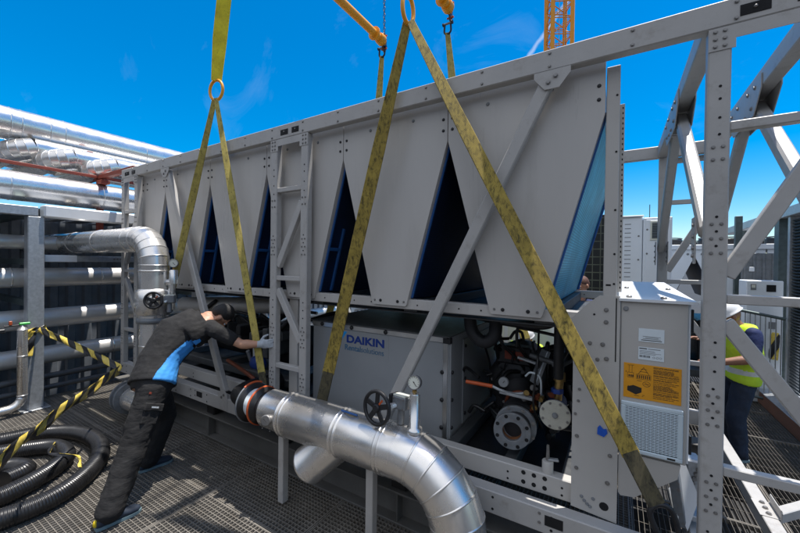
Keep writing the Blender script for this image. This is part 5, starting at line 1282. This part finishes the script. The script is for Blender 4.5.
person(J, 'crouching worker in white helmet seen through the machine bay', 'lime', 'jeans', helmet=True, headfw=(-.3, -.9, -.3), sleeve=.7)

# ------------------------------------------------------------------ light, sky, camera
SUN = Vector((.16, .14, 1.)).normalized(); el = math.asin(SUN.z); az = math.atan2(SUN.x, SUN.y)
w = bpy.data.worlds.new('World'); sc.world = w; w.use_nodes = True; nt = w.node_tree; bg = nt.nodes['Background']
sky = N(nt, 'ShaderNodeTexSky'); sky.sky_type = 'NISHITA'; sky.sun_disc = False; sky.sun_elevation = el; sky.sun_rotation = az; sky.air_density = 1.0; sky.dust_density = .6; sky.ozone_density = 3.0
hs = N(nt, 'ShaderNodeHueSaturation'); hs.inputs['Saturation'].default_value = SKY_SAT; hs.inputs['Hue'].default_value = SKY_HUE; hs.inputs['Value'].default_value = SKY_VAL
nt.links.new(sky.outputs[0], hs.inputs['Color'])
# faint cirrus and one vapour trail
tc = N(nt, 'ShaderNodeTexCoord'); mp = N(nt, 'ShaderNodeMapping'); mp.inputs['Scale'].default_value = (2.2, 5.5, 3.0); mp.inputs['Location'].default_value = (3.1, 1.7, .4); mp.inputs['Rotation'].default_value = (.3, .5, R(35)); nt.links.new(tc.outputs['Generated'], mp.inputs['Vector'])
nz = N(nt, 'ShaderNodeTexNoise', Scale=1.6, Detail=9., Roughness=.62, Distortion=.9); nt.links.new(mp.outputs[0], nz.inputs['Vector'])
cl = ramp(nt, nz.outputs['Fac'], [(.60, (0, 0, 0)), (.95, (.09, .09, .09))])
def vdir(x, y):
    return (CAMR @ Vector(((x - 400) / FPX, (y - 266.5) / FPX, 1))).normalized()
FPX = 355.56
yaw, pit, rol = R(31.431), R(-.4665), R(-.7589)
fwd = Vector((-math.sin(yaw) * math.cos(pit), math.cos(yaw) * math.cos(pit), math.sin(pit))); rgt = Vector((math.cos(yaw), math.sin(yaw), 0)); dwn = fwd.cross(rgt)
r2 = rgt * math.cos(rol) + dwn * math.sin(rol); d2 = -rgt * math.sin(rol) + dwn * math.cos(rol)
CAMR = Matrix((r2, d2, fwd)).transposed()
a = vdir(520, 68); b = vdir(563, 8); nn = a.cross(b).normalized(); mid = ((a + b) / 2).normalized()
d1 = N(nt, 'ShaderNodeVectorMath', operation='DOT_PRODUCT'); d1.inputs[1].default_value = nn; nt.links.new(tc.outputs['Generated'], d1.inputs[0])
n2 = N(nt, 'ShaderNodeTexNoise', Scale=30., Detail=4.); nt.links.new(tc.outputs['Generated'], n2.inputs['Vector'])
ad = N(nt, 'ShaderNodeMath', operation='MULTIPLY_ADD'); ad.inputs[1].default_value = .012; nt.links.new(n2.outputs['Fac'], ad.inputs[0]); nt.links.new(d1.outputs['Value'], ad.inputs[2])
of = N(nt, 'ShaderNodeMath', operation='SUBTRACT'); of.inputs[1].default_value = .006; nt.links.new(ad.outputs[0], of.inputs[0])
ab = N(nt, 'ShaderNodeMath', operation='ABSOLUTE'); nt.links.new(of.outputs[0], ab.inputs[0])
tr_ = N(nt, 'ShaderNodeMapRange'); tr_.inputs['From Min'].default_value = .0060; tr_.inputs['From Max'].default_value = .001; tr_.inputs['To Min'].default_value = 0.; tr_.inputs['To Max'].default_value = .30; nt.links.new(ab.outputs[0], tr_.inputs['Value'])
d3 = N(nt, 'ShaderNodeVectorMath', operation='DOT_PRODUCT'); d3.inputs[1].default_value = mid; nt.links.new(tc.outputs['Generated'], d3.inputs[0])
lim = N(nt, 'ShaderNodeMapRange'); lim.inputs['From Min'].default_value = .965; lim.inputs['From Max'].default_value = .992; nt.links.new(d3.outputs['Value'], lim.inputs['Value'])
tm = N(nt, 'ShaderNodeMath', operation='MULTIPLY'); nt.links.new(tr_.outputs[0], tm.inputs[0]); nt.links.new(lim.outputs[0], tm.inputs[1])
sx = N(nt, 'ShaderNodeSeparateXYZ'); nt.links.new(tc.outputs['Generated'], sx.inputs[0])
bk = N(nt, 'ShaderNodeMapRange'); bk.interpolation_type = 'SMOOTHSTEP'; bk.inputs['From Min'].default_value = .08; bk.inputs['From Max'].default_value = -.40; bk.inputs['To Max'].default_value = 1.; nt.links.new(sx.outputs['Y'], bk.inputs['Value'])  # unseen pale cloud bank added behind the camera as neutral fill
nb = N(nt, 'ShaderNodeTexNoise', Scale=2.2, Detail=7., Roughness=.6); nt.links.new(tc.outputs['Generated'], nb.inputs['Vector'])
nr = N(nt, 'ShaderNodeMapRange'); nr.inputs['From Min'].default_value = .15; nr.inputs['From Max'].default_value = .50; nr.inputs['To Max'].default_value = FILL_BANK; nt.links.new(nb.outputs['Fac'], nr.inputs['Value'])
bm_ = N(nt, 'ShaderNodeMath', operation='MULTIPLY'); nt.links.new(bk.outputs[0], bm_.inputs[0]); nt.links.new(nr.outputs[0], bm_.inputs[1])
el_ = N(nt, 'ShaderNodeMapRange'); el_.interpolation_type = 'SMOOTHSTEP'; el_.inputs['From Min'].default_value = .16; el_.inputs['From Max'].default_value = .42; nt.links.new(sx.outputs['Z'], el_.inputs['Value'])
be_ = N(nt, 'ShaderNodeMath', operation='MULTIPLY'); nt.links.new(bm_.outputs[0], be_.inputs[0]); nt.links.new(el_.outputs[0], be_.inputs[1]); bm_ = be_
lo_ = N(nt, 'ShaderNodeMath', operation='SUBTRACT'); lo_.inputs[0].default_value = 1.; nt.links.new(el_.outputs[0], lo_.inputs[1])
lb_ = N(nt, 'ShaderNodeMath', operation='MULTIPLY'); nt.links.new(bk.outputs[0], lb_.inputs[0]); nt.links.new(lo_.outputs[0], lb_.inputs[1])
mx0 = N(nt, 'ShaderNodeMath', operation='MAXIMUM'); nt.links.new(cl, mx0.inputs[0]); nt.links.new(tm.outputs[0], mx0.inputs[1])
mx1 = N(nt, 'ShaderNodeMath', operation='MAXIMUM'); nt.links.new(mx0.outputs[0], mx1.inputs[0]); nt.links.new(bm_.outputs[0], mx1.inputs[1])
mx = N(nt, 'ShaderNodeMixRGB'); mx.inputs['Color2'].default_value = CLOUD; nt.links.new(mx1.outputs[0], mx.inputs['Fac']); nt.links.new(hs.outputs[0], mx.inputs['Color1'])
mlow = N(nt, 'ShaderNodeMixRGB'); mlow.inputs['Color2'].default_value = (.75, .78, .85, 1); nt.links.new(lb_.outputs[0], mlow.inputs['Fac']); nt.links.new(mx.outputs[0], mlow.inputs['Color1'])  # unseen dark skyline added low behind the camera to cut the fill
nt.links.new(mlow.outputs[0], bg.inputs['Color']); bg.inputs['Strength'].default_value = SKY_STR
L = bpy.data.lights.new('sun', 'SUN'); L.energy = SUN_STR; L.angle = R(.53); L.color = (1, .96, .90); lo = bpy.data.objects.new('sun', L); COL.objects.link(lo); lo.rotation_euler = SUN.to_track_quat('Z', 'Y').to_euler(); lo.location = (0, 0, 30)
cam = bpy.data.cameras.new('camera'); cam.sensor_width = 36; cam.lens = FPX / 800 * 36; cam.clip_end = 2000; cam.clip_start = .05; co = bpy.data.objects.new('camera', cam); COL.objects.link(co)
co.matrix_world = Matrix.Translation((0, -2.25, 1.98)) @ Matrix((r2, -d2, -fwd)).transposed().to_4x4(); sc.camera = co
sc.render.engine = 'CYCLES'; sc.cycles.use_denoising = True; sc.cycles.max_bounces = 8
sc.view_settings.view_transform = 'Standard'; sc.view_settings.look = 'None'; sc.view_settings.exposure = EXPO; sc.view_settings.gamma = 1
